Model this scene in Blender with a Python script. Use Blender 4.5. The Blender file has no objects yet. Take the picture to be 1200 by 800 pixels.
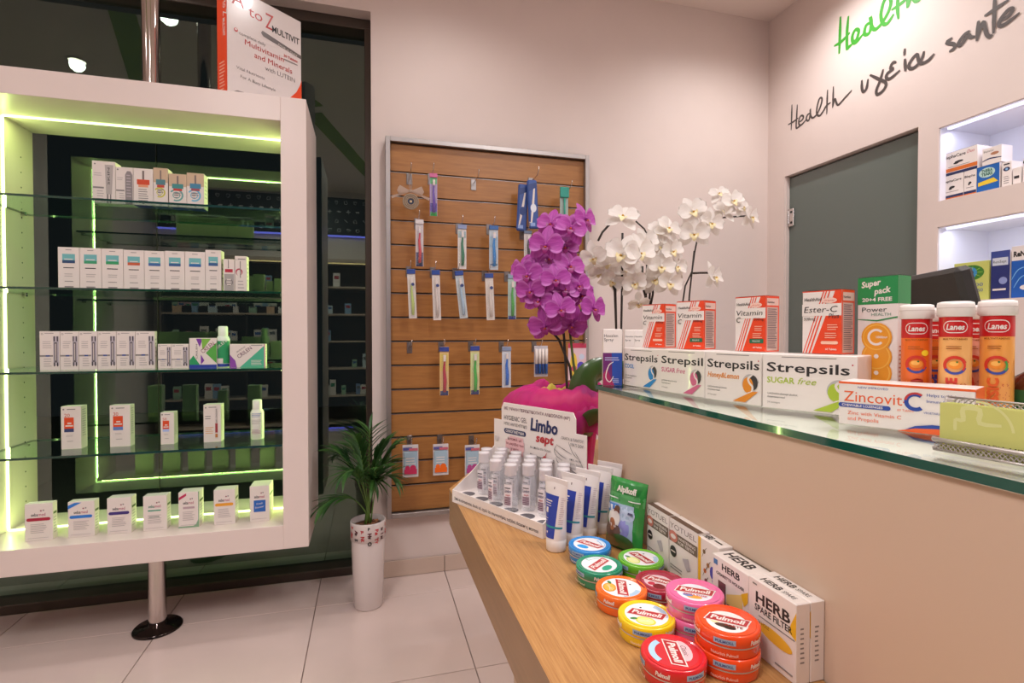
import bpy, math, random
from math import sin, cos, pi, radians, sqrt, atan2
from mathutils import Vector, Matrix
random.seed(7)
SC = bpy.context.scene
COL = SC.collection
# ------------------------------------------------------------------ camera, world, lights, exposure
F, TH, PT, CZ = 611.0, radians(15.4), radians(0.94), 1.2
cam = bpy.data.objects.new('camera', bpy.data.cameras.new('camera')); COL.objects.link(cam)
cam.data.sensor_width = 36; cam.data.lens = F/1200*36; cam.data.clip_start = .02
cam.location = (0, 0, CZ)
FW = Vector((sin(TH)*cos(PT), cos(TH)*cos(PT), -sin(PT))); RT = Vector((cos(TH), -sin(TH), 0)); UP = RT.cross(FW)
cam.rotation_euler = (pi/2-PT, 0, -TH)
SC.camera = cam
world = bpy.data.worlds.new('night'); SC.world = world; world.use_nodes = True
world.node_tree.nodes['Background'].inputs[0].default_value = (.012, .013, .016, 1)
world.node_tree.nodes['Background'].inputs[1].default_value = 1.0
SC.view_settings.view_transform = 'Standard'; SC.view_settings.look = 'None'
SC.view_settings.exposure = -0.66; SC.view_settings.gamma = 1; SC.view_settings.use_curve_mapping = False
SC.cycles.max_bounces = 8; SC.cycles.transparent_max_bounces = 24; SC.cycles.sample_clamp_indirect = 6
SC.cycles.caustics_reflective = False; SC.cycles.caustics_refractive = False
WARM = (1.0, .962, .955)
ROOM_Z = 3.05
# downlights (x, y, watts): lamps recessed in the ceiling; the two panels are unseen fill lights, added
DOWN = [(-1.1, 2.08, 26), (.35, 1.95, 34), (1.9, 1.95, 68), (1.9, .6, 40), (.55, .35, 46), (-.75, .75, 40), (-1.9, 1.3, 26), (-.6, -.8, 34), (.9, -.7, 34)]
FILL_PANEL = [(-.9, -.25, 55), (1.25, -.05, 45)]

# ------------------------------------------------------------------ helpers
def ray(x, y): return FW + RT*((x-600)/F) + UP*((400-y)/F)
def onX(x, y, X): r = ray(x, y); t = X/r.x; return Vector((X, r.y*t, CZ+r.z*t))
def onY(x, y, Y): r = ray(x, y); t = Y/r.y; return Vector((r.x*t, Y, CZ+r.z*t))
def onZ(x, y, Z): r = ray(x, y); t = (Z-CZ)/r.z; return Vector((r.x*t, r.y*t, Z))
def atd(x, y, d): r = ray(x, y); return Vector((0, 0, CZ))+r*d

def lin(c): 
    c = c/255
    return c/12.92 if c <= .04045 else ((c+.055)/1.055)**2.4
MATS = {}
def hexc(h): return tuple(int(h[i:i+2], 16) for i in (0, 2, 4))
def M(c, rough=.5, metal=0, emit=0, noise=0, scale=30, coat=0, trans=0, bump=0, stretch=None, name=None):
    key = (c, rough, metal, emit, noise, scale, coat, trans, bump, stretch)
    if key in MATS: return MATS[key]
    rgb = [lin(v) for v in hexc(c)]+[1]
    m = bpy.data.materials.new(name or 'paint_'+c); m.use_nodes = True
    nt = m.node_tree; b = nt.nodes['Principled BSDF']
    b.inputs['Base Color'].default_value = rgb; b.inputs['Roughness'].default_value = rough
    b.inputs['Metallic'].default_value = metal; b.inputs['Coat Weight'].default_value = coat
    if emit: b.inputs['Emission Color'].default_value = rgb; b.inputs['Emission Strength'].default_value = emit
    if noise or bump:
        tc = nt.nodes.new('ShaderNodeTexCoord'); mp = nt.nodes.new('ShaderNodeMapping'); n = nt.nodes.new('ShaderNodeTexNoise')
        nt.links.new(tc.outputs['Object'], mp.inputs[0]); nt.links.new(mp.outputs[0], n.inputs[0])
        if stretch: mp.inputs['Scale'].default_value = stretch
        n.inputs['Scale'].default_value = scale; n.inputs['Detail'].default_value = 5
        if noise:
            r = nt.nodes.new('ShaderNodeValToRGB')
            r.color_ramp.elements[0].position = .3; r.color_ramp.elements[1].position = .7
            r.color_ramp.elements[0].color = [max(0, v*(1-noise)) for v in rgb[:3]]+[1]
            r.color_ramp.elements[1].color = [min(1, v*(1+noise)) for v in rgb[:3]]+[1]
            nt.links.new(n.outputs[0], r.inputs[0]); nt.links.new(r.outputs[0], b.inputs['Base Color'])
        if bump:
            bp = nt.nodes.new('ShaderNodeBump'); bp.inputs['Strength'].default_value = bump; bp.inputs['Distance'].default_value = .002
            nt.links.new(n.outputs[0], bp.inputs['Height']); nt.links.new(bp.outputs[0], b.inputs['Normal'])
    if trans:
        out = nt.nodes['Material Output']; tr = nt.nodes.new('ShaderNodeBsdfTranslucent'); mx = nt.nodes.new('ShaderNodeMixShader')
        tr.inputs[0].default_value = rgb; mx.inputs[0].default_value = trans
        nt.links.new(b.outputs[0], mx.inputs[1]); nt.links.new(tr.outputs[0], mx.inputs[2]); nt.links.new(mx.outputs[0], out.inputs[0])
    MATS[key] = m; return m
def glassy(name, tint, ior=1.5, refl=(1, 1, 1), gain=1.0, haze=None, rough=0.0):
    """clear sheet: tinted see-through plus fresnel mirror; haze adds a diffuse share"""
    m = bpy.data.materials.new(name); m.use_nodes = True; nt = m.node_tree; nt.nodes.clear()
    out = nt.nodes.new('ShaderNodeOutputMaterial'); t = nt.nodes.new('ShaderNodeBsdfTransparent'); g = nt.nodes.new('ShaderNodeBsdfGlossy')
    t.inputs[0].default_value = (*tint, 1); g.inputs[0].default_value = (*refl, 1); g.inputs['Roughness'].default_value = rough
    fr = nt.nodes.new('ShaderNodeFresnel'); fr.inputs[0].default_value = ior
    mu = nt.nodes.new('ShaderNodeMath'); mu.operation = 'MULTIPLY'; mu.inputs[1].default_value = gain; mu.use_clamp = True
    geo = nt.nodes.new('ShaderNodeNewGeometry'); inv = nt.nodes.new('ShaderNodeMath'); inv.operation = 'SUBTRACT'; inv.inputs[0].default_value = 1; nt.links.new(geo.outputs['Backfacing'], inv.inputs[1])
    m2 = nt.nodes.new('ShaderNodeMath'); m2.operation = 'MULTIPLY'
    mx = nt.nodes.new('ShaderNodeMixShader'); nt.links.new(fr.outputs[0], mu.inputs[0]); nt.links.new(mu.outputs[0], m2.inputs[0]); nt.links.new(inv.outputs[0], m2.inputs[1]); nt.links.new(m2.outputs[0], mx.inputs[0])
    base = t
    if haze:
        d = nt.nodes.new('ShaderNodeBsdfDiffuse'); d.inputs[0].default_value = (*haze[:3], 1)
        h = nt.nodes.new('ShaderNodeMixShader'); h.inputs[0].default_value = haze[3]
        nt.links.new(t.outputs[0], h.inputs[1]); nt.links.new(d.outputs[0], h.inputs[2]); base = h
    nt.links.new(base.outputs[0], mx.inputs[1]); nt.links.new(g.outputs[0], mx.inputs[2]); nt.links.new(mx.outputs[0], out.inputs[0])
    return m

class MB:
    def __init__(s): s.v = []; s.f = []; s.m = []; s.mats = []; s.sm = []
    def mi(s, m):
        if m not in s.mats: s.mats.append(m)
        return s.mats.index(m)
    def add(s, vs, fs, m, smooth=False, mx=None):
        n = len(s.v); s.v += [tuple((mx@Vector(v)) if mx else v) for v in vs]
        i = s.mi(m)
        for f in fs: s.f.append([a+n for a in f]); s.m.append(i); s.sm.append(smooth)
        return s
    def box(s, x0, y0, z0, x1, y1, z1, m, mx=None):
        vs = [(x0,y0,z0),(x1,y0,z0),(x1,y1,z0),(x0,y1,z0),(x0,y0,z1),(x1,y0,z1),(x1,y1,z1),(x0,y1,z1)]
        return s.add(vs, [(0,3,2,1),(4,5,6,7),(0,1,5,4),(1,2,6,5),(2,3,7,6),(3,0,4,7)], m, mx=mx)
    def cbox(s, x0, y0, z0, x1, y1, z1, m, c=.002, mx=None):
        X, Y, Z = (x0, x1), (y0, y1), (z0, z1); vs = []; idx = {}
        for i in (0, 1):
            for j in (0, 1):
                for k in (0, 1):
                    p = (X[i], Y[j], Z[k]); q = (1-2*i, 1-2*j, 1-2*k)
                    for a in range(3):
                        w = [p[b]+(0 if b == a else q[b]*c) for b in range(3)]
                        idx[(i, j, k, a)] = len(vs); vs.append(tuple(w))
        fs = []
        cyc = [(0, 0), (1, 0), (1, 1), (0, 1)]
        for a in range(3):
            for e in (0, 1):
                loop = []
                for (u, w) in cyc:
                    t = [0, 0, 0]; t[a] = e; t[(a+1) % 3] = u; t[(a+2) % 3] = w
                    loop.append(idx[(*t, a)])
                fs.append(loop if e else loop[::-1])
        for a in range(3):
            b, d = (a+1) % 3, (a+2) % 3
            for u in (0, 1):
                for w in (0, 1):
                    t0 = [0, 0, 0]; t0[b] = u; t0[d] = w; t1 = list(t0); t1[a] = 1
                    q = [idx[(*t0, b)], idx[(*t1, b)], idx[(*t1, d)], idx[(*t0, d)]]
                    fs.append(q if (u ^ w) else q[::-1])
        for i in (0, 1):
            for j in (0, 1):
                for k in (0, 1):
                    q = [idx[(i, j, k, a)] for a in range(3)]
                    fs.append(q if (i+j+k) % 2 else q[::-1])
        return s.add(vs, fs, m, mx=mx)
    def lathe(s, prof, m, n=24, mx=None, a0=0, a1=2*pi, sx=1, sy=1, smooth=True, mf=None):
        full = abs(a1-a0-2*pi) < 1e-6; k = n if full else n+1; vs = []; fs = []
        for (r, z) in prof:
            for i in range(k):
                a = a0+(a1-a0)*i/n; vs.append((r*cos(a)*sx, r*sin(a)*sy, z))
        for j in range(len(prof)-1):
            for i in range(n if full else n):
                i2 = (i+1) % k
                fs.append((j*k+i, j*k+i2, (j+1)*k+i2, (j+1)*k+i))
        return s.add(vs, fs, m, smooth, mx)
    def disc(s, r, z, m, n=24, mx=None, up=True):
        vs = [(r*cos(2*pi*i/n), r*sin(2*pi*i/n), z) for i in range(n)]
        return s.add(vs, [tuple(range(n)) if up else tuple(range(n))[::-1]], m, mx=mx)
    def tube(s, pts, r, m, n=8, caps=True):
        pts = [Vector(p) for p in pts]; R = r if isinstance(r, (list, tuple)) else [r]*len(pts)
        vs = []; fs = []; up = Vector((0, 0, 1)); prev = None
        for i, p in enumerate(pts):
            d = (pts[min(i+1, len(pts)-1)]-pts[max(i-1, 0)]).normalized()
            if prev is None:
                a = d.cross(up if abs(d.z) < .9 else Vector((1, 0, 0))).normalized()
            else: a = (prev-d*prev.dot(d)).normalized()
            prev = a; b = d.cross(a)
            for k in range(n):
                t = 2*pi*k/n; vs.append(tuple(p+(a*cos(t)+b*sin(t))*R[i]))
        for i in range(len(pts)-1):
            for k in range(n):
                k2 = (k+1) % n; fs.append((i*n+k, i*n+k2, (i+1)*n+k2, (i+1)*n+k))
        if caps: fs.append(tuple(range(n))[::-1]); fs.append(tuple((len(pts)-1)*n+k for k in range(n)))
        return s.add(vs, fs, m, True)
    def prism(s, poly, z0, z1, m, mx=None, side=None):
        n = len(poly); vs = [(x, y, z0) for x, y in poly]+[(x, y, z1) for x, y in poly]
        s.add(vs, [tuple(range(n))[::-1], tuple(range(n, 2*n))], m, mx=mx)
        return s.add(vs, [(i, (i+1) % n, n+(i+1) % n, n+i) for i in range(n)], side or m, mx=mx)
    def build(s, name, parent=None, loc=(0, 0, 0), rot=(0, 0, 0)):
        me = bpy.data.meshes.new(name); me.from_pydata(s.v, [], s.f); me.update()
        for m in s.mats: me.materials.append(m)
        me.polygons.foreach_set('material_index', s.m); me.polygons.foreach_set('use_smooth', s.sm)
        return link(name, me, parent, loc, rot)
def link(name, me, parent=None, loc=(0, 0, 0), rot=(0, 0, 0)):
    o = bpy.data.objects.new(name, me); COL.objects.link(o); o.location = loc; o.rotation_euler = rot
    if parent: o.parent = parent
    return o
def empty(name, loc=(0, 0, 0), rz=0, parent=None):
    o = bpy.data.objects.new(name, None); COL.objects.link(o); o.location = loc; o.rotation_euler = (0, 0, rz); o.empty_display_size = .05
    if parent: o.parent = parent
    return o
def tag(o, label=None, cat=None, group=None, kind=None):
    if label: o['label'] = label
    if cat: o['category'] = cat
    if group: o['group'] = group
    if kind: o['kind'] = kind
    return o
def copy_tree(o, parent=None):
    c = o.copy(); COL.objects.link(c)
    if parent: c.parent = parent
    for ch in o.children: copy_tree(ch, c)
    return c

TXT = {}
def text_geo(s, bold=0, shear=0):
    key = (s, bold, shear)
    if key not in TXT:
        c = bpy.data.curves.new('t', 'FONT'); c.body = s; c.size = 1; c.offset = bold; c.shear = shear; c.resolution_u = 2; c.fill_mode = 'FRONT'
        o = bpy.data.objects.new('t', c); COL.objects.link(o)
        bpy.context.view_layer.update()
        me = bpy.data.meshes.new_from_object(o.evaluated_get(bpy.context.evaluated_depsgraph_get()))
        vs = [tuple(v.co) for v in me.vertices]; fs = [tuple(p.vertices) for p in me.polygons]
        if fs and me.polygons[0].normal.z < 0: fs = [f[::-1] for f in fs]
        bpy.data.objects.remove(o); bpy.data.meshes.remove(me); bpy.data.curves.remove(c)
        xs = [v[0] for v in vs] or [0, 1]
        TXT[key] = (vs, fs, min(xs), max(xs))
    return TXT[key]
class Print:
    """flat printing laid on one face: local x right, y up, each layer a hair above the last"""
    def __init__(s, origin=(0, 0, 0), ux=(1, 0, 0), uy=(0, 0, 1), step=8e-5):
        s.o = Vector(origin); s.ux = Vector(ux); s.uy = Vector(uy); s.n = s.ux.cross(s.uy); s.k = 1.5; s.step = step; s.mb = MB()
        s.wrap = None
    def P(s, x, y):
        if s.wrap:
            R = s.wrap; a = x/R; q = R+s.k*s.step
            return s.o+s.ux*(q*sin(a))+s.uy*y+s.n*(q*cos(a))
        return s.o+s.ux*x+s.uy*y+s.n*(s.k*s.step)
    def poly(s, pts, m):
        if s.wrap:
            st = s.wrap*.12; lo, hi = min(p[0] for p in pts), max(p[0] for p in pts); n = max(1, int((hi-lo)/st)+1); st = (hi-lo)/n
            def clip(P, X, sg):
                o = []
                for i in range(len(P)):
                    a, b = P[i-1], P[i]; ia, ib = (a[0]-X)*sg >= -1e-9, (b[0]-X)*sg >= -1e-9
                    if ia != ib: t = (X-a[0])/(b[0]-a[0]); o.append((X, a[1]+(b[1]-a[1])*t))
                    if ib: o.append(b)
                return o
            for i in range(n):
                q = clip(clip(list(pts), lo+i*st, 1), lo+(i+1)*st, -1)
                if len(q) > 2: s.mb.add([tuple(s.P(*p)) for p in q], [tuple(range(len(q)))], m)
            s.k += 1; return s
        s.mb.add([tuple(s.P(*p)) for p in pts], [tuple(range(len(pts)))], m); s.k += 1; return s
    def rect(s, x0, y0, x1, y1, m):
        if s.wrap:
            n = max(1, int(abs(x1-x0)/s.wrap/.09)+1); vs = []
            for i in range(n+1): 
                x = x0+(x1-x0)*i/n; vs += [tuple(s.P(x, y0)), tuple(s.P(x, y1))]
            s.mb.add(vs, [(2*i, 2*i+2, 2*i+3, 2*i+1) for i in range(n)], m); s.k += 1; return s
        return s.poly([(x0, y0), (x1, y0), (x1, y1), (x0, y1)], m)
    def disc(s, x, y, r, m, ry=None, n=20, rot=0):
        ry = ry or r; P = []
        for i in range(n):
            a = 2*pi*i/n; u, v = r*cos(a), ry*sin(a); P.append((x+u*cos(rot)-v*sin(rot), y+u*sin(rot)+v*cos(rot)))
        return s.poly(P, m)
    def ring(s, x, y, r0, r1, m, a0=0, a1=2*pi, n=24, ey=1):
        vs = []
        for i in range(n+1):
            a = a0+(a1-a0)*i/n
            vs += [tuple(s.P(x+r0*cos(a), y+r0*sin(a)*ey)), tuple(s.P(x+r1*cos(a), y+r1*sin(a)*ey))]
        s.mb.add(vs, [(2*i, 2*i+1, 2*i+3, 2*i+2) for i in range(n)], m); s.k += 1; return s
    def pill(s, x0, y0, x1, y1, m):
        r = (y1-y0)/2; P = []
        for i in range(9): a = -pi/2+pi*i/8; P.append((x1-r+r*cos(a), y0+r+r*sin(a)))
        for i in range(9): a = pi/2+pi*i/8; P.append((x0+r+r*cos(a), y0+r+r*sin(a)))
        return s.poly(P, m)
    def text(s, t, x, y, h, m, w=None, bold=.0, shear=0, rot=0, align='L', maxw=None):
        s.k += 3 if s.wrap else 0
        vs, fs, a, b = text_geo(t, bold, shear); sy = h/.727; sx = sy
        if w: sx = w/(b-a)
        elif maxw and (b-a)*sx > maxw: sx = maxw/(b-a)
        W = (b-a)*sx; ox = -a*sx-(W/2 if align == 'C' else W if align == 'R' else 0)
        cr, sr = cos(rot), sin(rot); out = []
        for v in vs:
            u, q = v[0]*sx+ox, v[1]*sy
            out.append(tuple(s.P(x+u*cr-q*sr, y+u*sr+q*cr)))
        s.mb.add(out, fs, m); s.k += 1; return s
    def stroke(s, pts, w, m, sub=4):
        P = [Vector(p) for p in pts]; Q = []
        for i in range(len(P)-1):
            p0, p1, p2, p3 = P[max(i-1, 0)], P[i], P[i+1], P[min(i+2, len(P)-1)]
            for k in range(sub):
                t = k/sub; Q.append(.5*((2*p1)+(p2-p0)*t+(2*p0-5*p1+4*p2-p3)*t*t+(3*p1-p0-3*p2+p3)*t**3))
        Q.append(P[-1]); vs = []; N = len(Q)
        for i, q in enumerate(Q):
            d = (Q[min(i+1, N-1)]-Q[max(i-1, 0)]); d = d.normalized() if d.length else Vector((1, 0)); n = Vector((-d.y, d.x))
            ww = w/2*(.55+.45*min(1, min(i, N-1-i)/3)); s.k += .03
            vs += [tuple(s.P(*(q+n*ww))), tuple(s.P(*(q-n*ww)))]
        s.mb.add(vs, [(2*i, 2*i+1, 2*i+3, 2*i+2) for i in range(N-1)], m); s.k += .5; return s
    def lines(s, x0, x1, y, n, gap, m, h=None, rag=.25):
        h = h or gap*.35
        for i in range(n):
            e = (x1-x0)*rag*random.random(); s.k -= 1 if i else 0
            s.rect(x0, y-i*gap-h, x1-e, y-i*gap, m)
        return s
    def build(s, name, parent): return s.mb.build(name, parent)

WHT = M('e6dcd6', .45); PAPER = M('e4dad4', .5); INK = M('2a2627', .5); GREY = M('8a8482', .5); CAM = None
LT = M('b9b0ae', .5)
def carton(name, label, w, d, h, col, P0, P1=None, group=None, cat='box', front=None, right=None, left=None, top=None, rot=None, flap=True, c=.0006):
    """carton standing with its front edge from P0 (viewer's left) towards P1, at height P0.z"""
    P0 = Vector(P0)
    if rot is None:
        u = (Vector(P1)-P0); rot = atan2(u.y, u.x)
    u = Vector((cos(rot), sin(rot), 0)); n = Vector((-sin(rot), cos(rot), 0))
    loc = P0+u*w/2+n*d/2
    o = MB().cbox(-w/2, -d/2, 0, w/2, d/2, h, col, c).build(name, None, loc, (0, 0, rot))
    tag(o, label, cat, group)
    if flap:
        MB().cbox(-w/2+.0012, -d/2+.001, h-.0003, w/2-.0012, d/2-.003, h+.0004, col, .0003).build('top_flap', o)
    for fn, org, ux, uy, W in ((front, (-w/2, -d/2, 0), (1,0,0), (0,0,1), w), (right, (w/2, -d/2, 0), (0,1,0), (0,0,1), d),
                               (left, (-w/2, d/2, 0), (0,-1,0), (0,0,1), d), (top, (-w/2, -d/2, h+.0004), (1,0,0), (0,1,0), w)):
        if fn:
            p = Print(org, ux, uy); fn(p, W, d if fn is top else h)
            p.build({0: 'front_print', 1: 'side_print', 2: 'side_print', 3: 'top_print'}[[front, right, left, top].index(fn)], o)
    return o
def corner_box(xl, xc, xr, t, w, z, far=True):
    """front-left point, front-right corner and depth of a box seen at three picture columns"""
    C = ray(xc, 400); C = Vector((C.x, C.y))*t/Vector((C.x, C.y)).dot(Vector((sin(TH), cos(TH))))
    L = ray(xl, 400); L = Vector((L.x, L.y)).normalized(); R = ray(xr, 400); R = Vector((R.x, R.y)).normalized()
    b = L.dot(C); q = b*b-(C.dot(C)-w*w)
    s = b+(sqrt(max(q, 0)) if far else -sqrt(max(q, 0)))
    P0 = L*s; u = (C-P0).normalized(); n = Vector((-u.y, u.x))
    det = n.x*(-R.y)+R.x*n.y
    k = (-C.x*(-R.y)+(-C.y)*R.x)/det if abs(det) > 1e-6 else .05
    return Vector((P0.x, P0.y, z)), Vector((C.x, C.y, z)), (P0-C).length, k
# ------------------------------------------------------------------ setting
WALL = M('e0d1ca', .6, noise=.025, scale=3); CEIL = M('e8dad2', .7); CLAD = M('ceb39f', .35, noise=.02, scale=2)
STEEL = M('cfc9c6', .18, 1); ALU = M('b3aeac', .38, .9); BRONZE = M('4a4038', .4, .5); DARK = M('15151a', .5); GROUT = M('8d7a72', .8)
WX, WY, LX, BY = 2.307, 2.615, -2.5, -1.7
GX0, GY0, TILE = -.821, 2.41, .593
def tile_mat():
    m = M('d9c5bd', .16, noise=.06, scale=2.2, coat=.3); return m
TM = tile_mat()
def tile_mesh(sx, sy, t=.01, g=.0018):
    return MB().cbox(g, g, -t, sx-g, sy-g, 0, TM, .0012)
fl = MB().box(LX, BY, -.08, WX+.4, 3.0, -.006, GROUT).build('floor'); tag(fl, kind='structure')
base_tile = None
for i in range(-3, 6):
    for j in range(-7, 1):
        x = GX0+i*TILE; y = GY0+j*TILE
        x0, x1 = max(x, LX), min(x+TILE, WX); y0, y1 = max(y, BY), min(y+TILE, 2.69 if x < 0 else WY)
        if x1-x0 < .02 or y1-y0 < .02: continue
        if base_tile is None and x1-x0 > TILE-.001 and y1-y0 > TILE-.001:
            base_tile = tile_mesh(TILE, TILE).build('floor_tile', fl, (x, y, 0)).data; continue
        if base_tile and x1-x0 > TILE-.001 and y1-y0 > TILE-.001: link('floor_tile', base_tile, fl, (x, y, 0))
        else: tile_mesh(x1-x0, y1-y0).build('floor_tile', fl, (x0, y0, 0))
def S(o): o['kind'] = 'structure'; return o
S(MB().box(LX-.2, BY-.2, ROOM_Z, WX+.6, 3.0, ROOM_Z+.1, CEIL).build('ceiling'))
S(MB().box(.017, WY, 0, WX+.5, WY+.2, ROOM_Z, WALL).box(LX, WY, 2.74, .017, WY+.2, ROOM_Z, WALL).build('wall_back'))
S(MB().box(LX-.2, BY, 0, LX, 3.0, ROOM_Z, WALL).build('wall_left'))
S(MB().box(LX-.2, BY-.2, 0, WX+.6, BY, ROOM_Z, WALL).build('wall_front'))
# right wall with the door opening and two lit niches
w = MB(); x0, x1 = WX, WX+.36
w.box(x0, 2.483, 0, x1, WY, ROOM_Z, WALL); w.box(x0, 1.729, 2.095, x1, 2.483, ROOM_Z, WALL)
NY0, NY1 = .7, 1.644
w.box(x0, NY1, 0, x1, 1.729, ROOM_Z, WALL)
w.box(x0, NY0, 2.057, x1, NY1, ROOM_Z, WALL).box(x0, NY0, 1.643, x1, NY1, 1.751, WALL).box(x0, NY0, 0, x1, NY1, 1.33, WALL)
w.box(x0, BY, 0, x1, NY0, ROOM_Z, WALL)
wr = S(w.build('wall_right'))
NW = M('eeeef4', .5)
for k, (z0, z1) in enumerate(((1.751, 2.057), (1.33, 1.643))):
    n = MB(); n.box(x0+.29, NY0, z0, x1, NY1, z1, NW).box(x0+.004, NY1-.004, z0, x0+.29, NY1, z1, NW).box(x0+.004, NY0, z0, x0+.29, NY0+.004, z1, NW)
    n.box(x0+.004, NY0, z1-.004, x0+.29, NY1, z1, NW)
    n.build('niche_lining', wr)
    MB().box(x0+.02, NY0+.02, z1-.012, x0+.032, NY1-.02, z1-.005, M('dfe2ff', .5, emit=2.5)).build('led_strip', wr)
    l = bpy.data.lights.new('niche_light', 'AREA'); l.shape = 'RECTANGLE'; l.size = .02; l.size_y = NY1-NY0-.04; l.energy = 1.9; l.color = (.74, .77, 1)
    lo = link('niche_light', l, wr, (x0+.04, (NY0+NY1)/2, z1-.014), (0, radians(-18), 0))
# glass door in the right wall
dr = S(empty('door_1', (WX+.03, 2.106, 0)))
DG = M('5f6a64', .22, coat=.4)
MB().cbox(0, -.372, .01, .012, .372, 2.085, DG, .001).build('door_leaf', dr)
hz = 1.2+(390-255)/F*2.98
hg = MB().cbox(-.012, .33, hz-.05, 0, .374, hz+.05, STEEL, .002).cbox(-.016, .362, hz-.038, 0, .3765, hz+.038, STEEL, .002)
for dz in (-.03, .03): hg.cbox(-.015, .34, hz+dz-.006, -.01, .352, hz+dz+.006, DARK, .001)
hg.build('hinge', dr)
MB().box(-.02, .372, 0, .33, .377, 2.095, WALL).box(-.02, -.377, 0, .33, -.372, 2.095, WALL).build('jamb', dr)
S(MB().box(WX+.36, 1.6, 0, WX+.38, 2.6, 2.2, M('3a3f3c', .8)).build('trim_1'))
# skirting
SK = M('c9b3a4', .3, noise=.05, scale=4)
sk = S(MB().box(.03, WY-.003, 0, WX, WY, .078, GROUT).build('baseboard_back'))
xs = [.03, .365, .958, 1.551, 2.144, WX-.012]
for a, b in zip(xs, xs[1:]): MB().cbox(a+.0015, WY-.012, .002, b-.0015, WY-.003, .08, SK, .001).build('skirting_tile', sk)
sk = S(MB().box(WX-.003, BY, 0, WX, 1.729, .078, GROUT).build('baseboard_right'))
y = 1.729
while y > BY+.1:
    MB().cbox(WX-.012, max(y-TILE, BY)+.0015, .002, WX-.003, y-.0015, .08, SK, .001).build('skirting_tile', sk); y -= TILE
# shop window
wi = S(empty('window_1', (-1.2, 2.77, 0)))
WG = glassy('window_glass', (.80, .90, .84), ior=1.62, refl=(.80, 1.0, .84), gain=2.3)
for a, b in ((LX, -.9415), (-.9385, -.012)):
    MB().box(a+1.2, -.005, .04, b+1.2, .005, 2.70, WG).build('pane', wi)
MB().box(-.9415+1.2, -.006, .04, -.9385+1.2, .006, 2.70, M('0c0c0e', .4)).build('pane_joint', wi)
MB().cbox(LX+1.2, -.085, 0, 1.217, .03, .042, BRONZE, .003).build('bottom_rail', wi)
MB().cbox(LX+1.2, -.085, 2.69, 1.217, .03, 2.74, BRONZE, .003).build('top_rail', wi)
MB().cbox(1.187, -.10, .042, 1.217, .03, 2.69, BRONZE, .003).build('side_rail', wi)
sill = S(MB().box(LX, 2.80, -.05, .017, 3.003, -.006, GROUT).build('trim_2'))
for k in range(-3, 2):
    xa, xb = max(GX0+k*TILE, LX), min(GX0+(k+1)*TILE, .017)
    if xb-xa > .02: MB().cbox(.0018, .0018, -.01, xb-xa-.0018, 3.003-2.80-.0018, 0, TM, .0012).build('floor_tile', sill, (xa, 2.80, 0))
g = S(MB().box(-8, 3.006, -.1, 6, 9, -.004, M('6e675e', .6, noise=.12, scale=4)).build('pavement'))
# lettering on the right wall
def wallpts(pts, ox, oy, k=8.0):
    out = []
    for (a, b) in pts:
        q = onX(ox+a/k, oy+b/k, WX); out.append((-q.y, q.z))
    return out
GR = M('4e4542', .5); GN = M('3f9e30', .5)
pr = Print((WX-.0004, 0, 0), (0, -1, 0), (0, 0, 1), step=1e-4); pg_ = Print((WX-.0004, 0, 0), (0, -1, 0), (0, 0, 1), step=1e-4); wl = empty('wall_lettering', (WX, 1.6, 2.3))
A, B, C_ = (915, 60), (1050, 0), (960, 0)
grey = [(A, [(105,500),(103,600),(98,740)]), (A, [(155,500),(150,610),(145,715),(165,712),(190,695)]), (A, [(68,690),(120,660),(165,625)]),
 (A, [(168,668),(205,640),(212,610),(190,605),(172,640),(172,685),(195,690),(240,640)]),
 (A, [(275,580),(250,600),(240,640),(262,650),(276,600),(278,540),(281,600),(300,625),(340,590),(376,510),(388,445),(365,443),(342,520),(338,585),(365,605),(400,560),(430,510),(470,480)]),
 (A, [(440,360),(436,470),(432,590)]), (A, [(495,330),(492,430),(487,530)]), (A, [(490,520),(508,445),(525,490),(545,500),(600,440),(668,365)]),
 (A, [(762,270),(762,340),(775,378),(805,350),(820,260)]), (A, [(838,222),(920,262),(980,290),(985,330),(950,380),(905,405),(900,360),(935,270),(962,168)]),
 (A, [(1085,105),(1050,110),(1030,160),(1055,165),(1000,210),(992,250),(1030,255),(1120,178)]),
 (B, [(85,455),(80,520)]), (B, [(85,550),(88,610),(92,668)]), (B, [(265,480),(240,560),(180,630),(130,640),(130,590),(195,510),(212,560),(235,595),(300,570),(362,503)]),
 (B, [(530,355),(478,400),(545,415),(550,450),(500,485)]), (B, [(695,290),(640,330),(592,400),(610,425),(680,330),(700,350),(745,345)]),
 (B, [(775,195),(770,290),(763,385)]), (B, [(765,370),(800,250),(825,210),(850,310),(880,345),(910,325)]), (B, [(934,-120),(925,150),(918,315)]),
 (B, [(832,152),(940,80),(1060,0)]), (B, [(975,200),(1060,150),(1098,90),(1060,90),(985,180),(972,240),(1030,225),(1165,120)])]
green = [(C_, [(200,155),(195,330),(188,505)]), (C_, [(275,150),(262,300),(262,450),(280,440),(310,415)]), (C_, [(140,432),(210,390),(290,305)]),
 (C_, [(312,395),(350,370),(372,290),(340,280),(312,340),(318,395),(350,395),(420,310)]),
 (C_, [(490,210),(440,240),(425,320),(470,310),(490,220),(480,155),(495,250),(530,275),(590,215),(650,110),(675,20),(655,-25),(610,10),(580,130),(595,215),(640,220),(700,130)]),
 (C_, [(745,-80),(735,60),(745,180)]), (C_, [(680,95),(760,40),(830,-20)]), (C_, [(838,-120),(834,0),(830,75)]), (C_, [(835,60),(870,-40),(890,-5),(920,10),(980,-40),(1040,-120)])]
for (o, p) in grey: pr.stroke(wallpts(p, *o), .0105 if (o == A and p[0][0] < 700) else .0145, GR)
for (o, p) in green: pg_.stroke(wallpts(p, *o), .017, GN)
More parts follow.
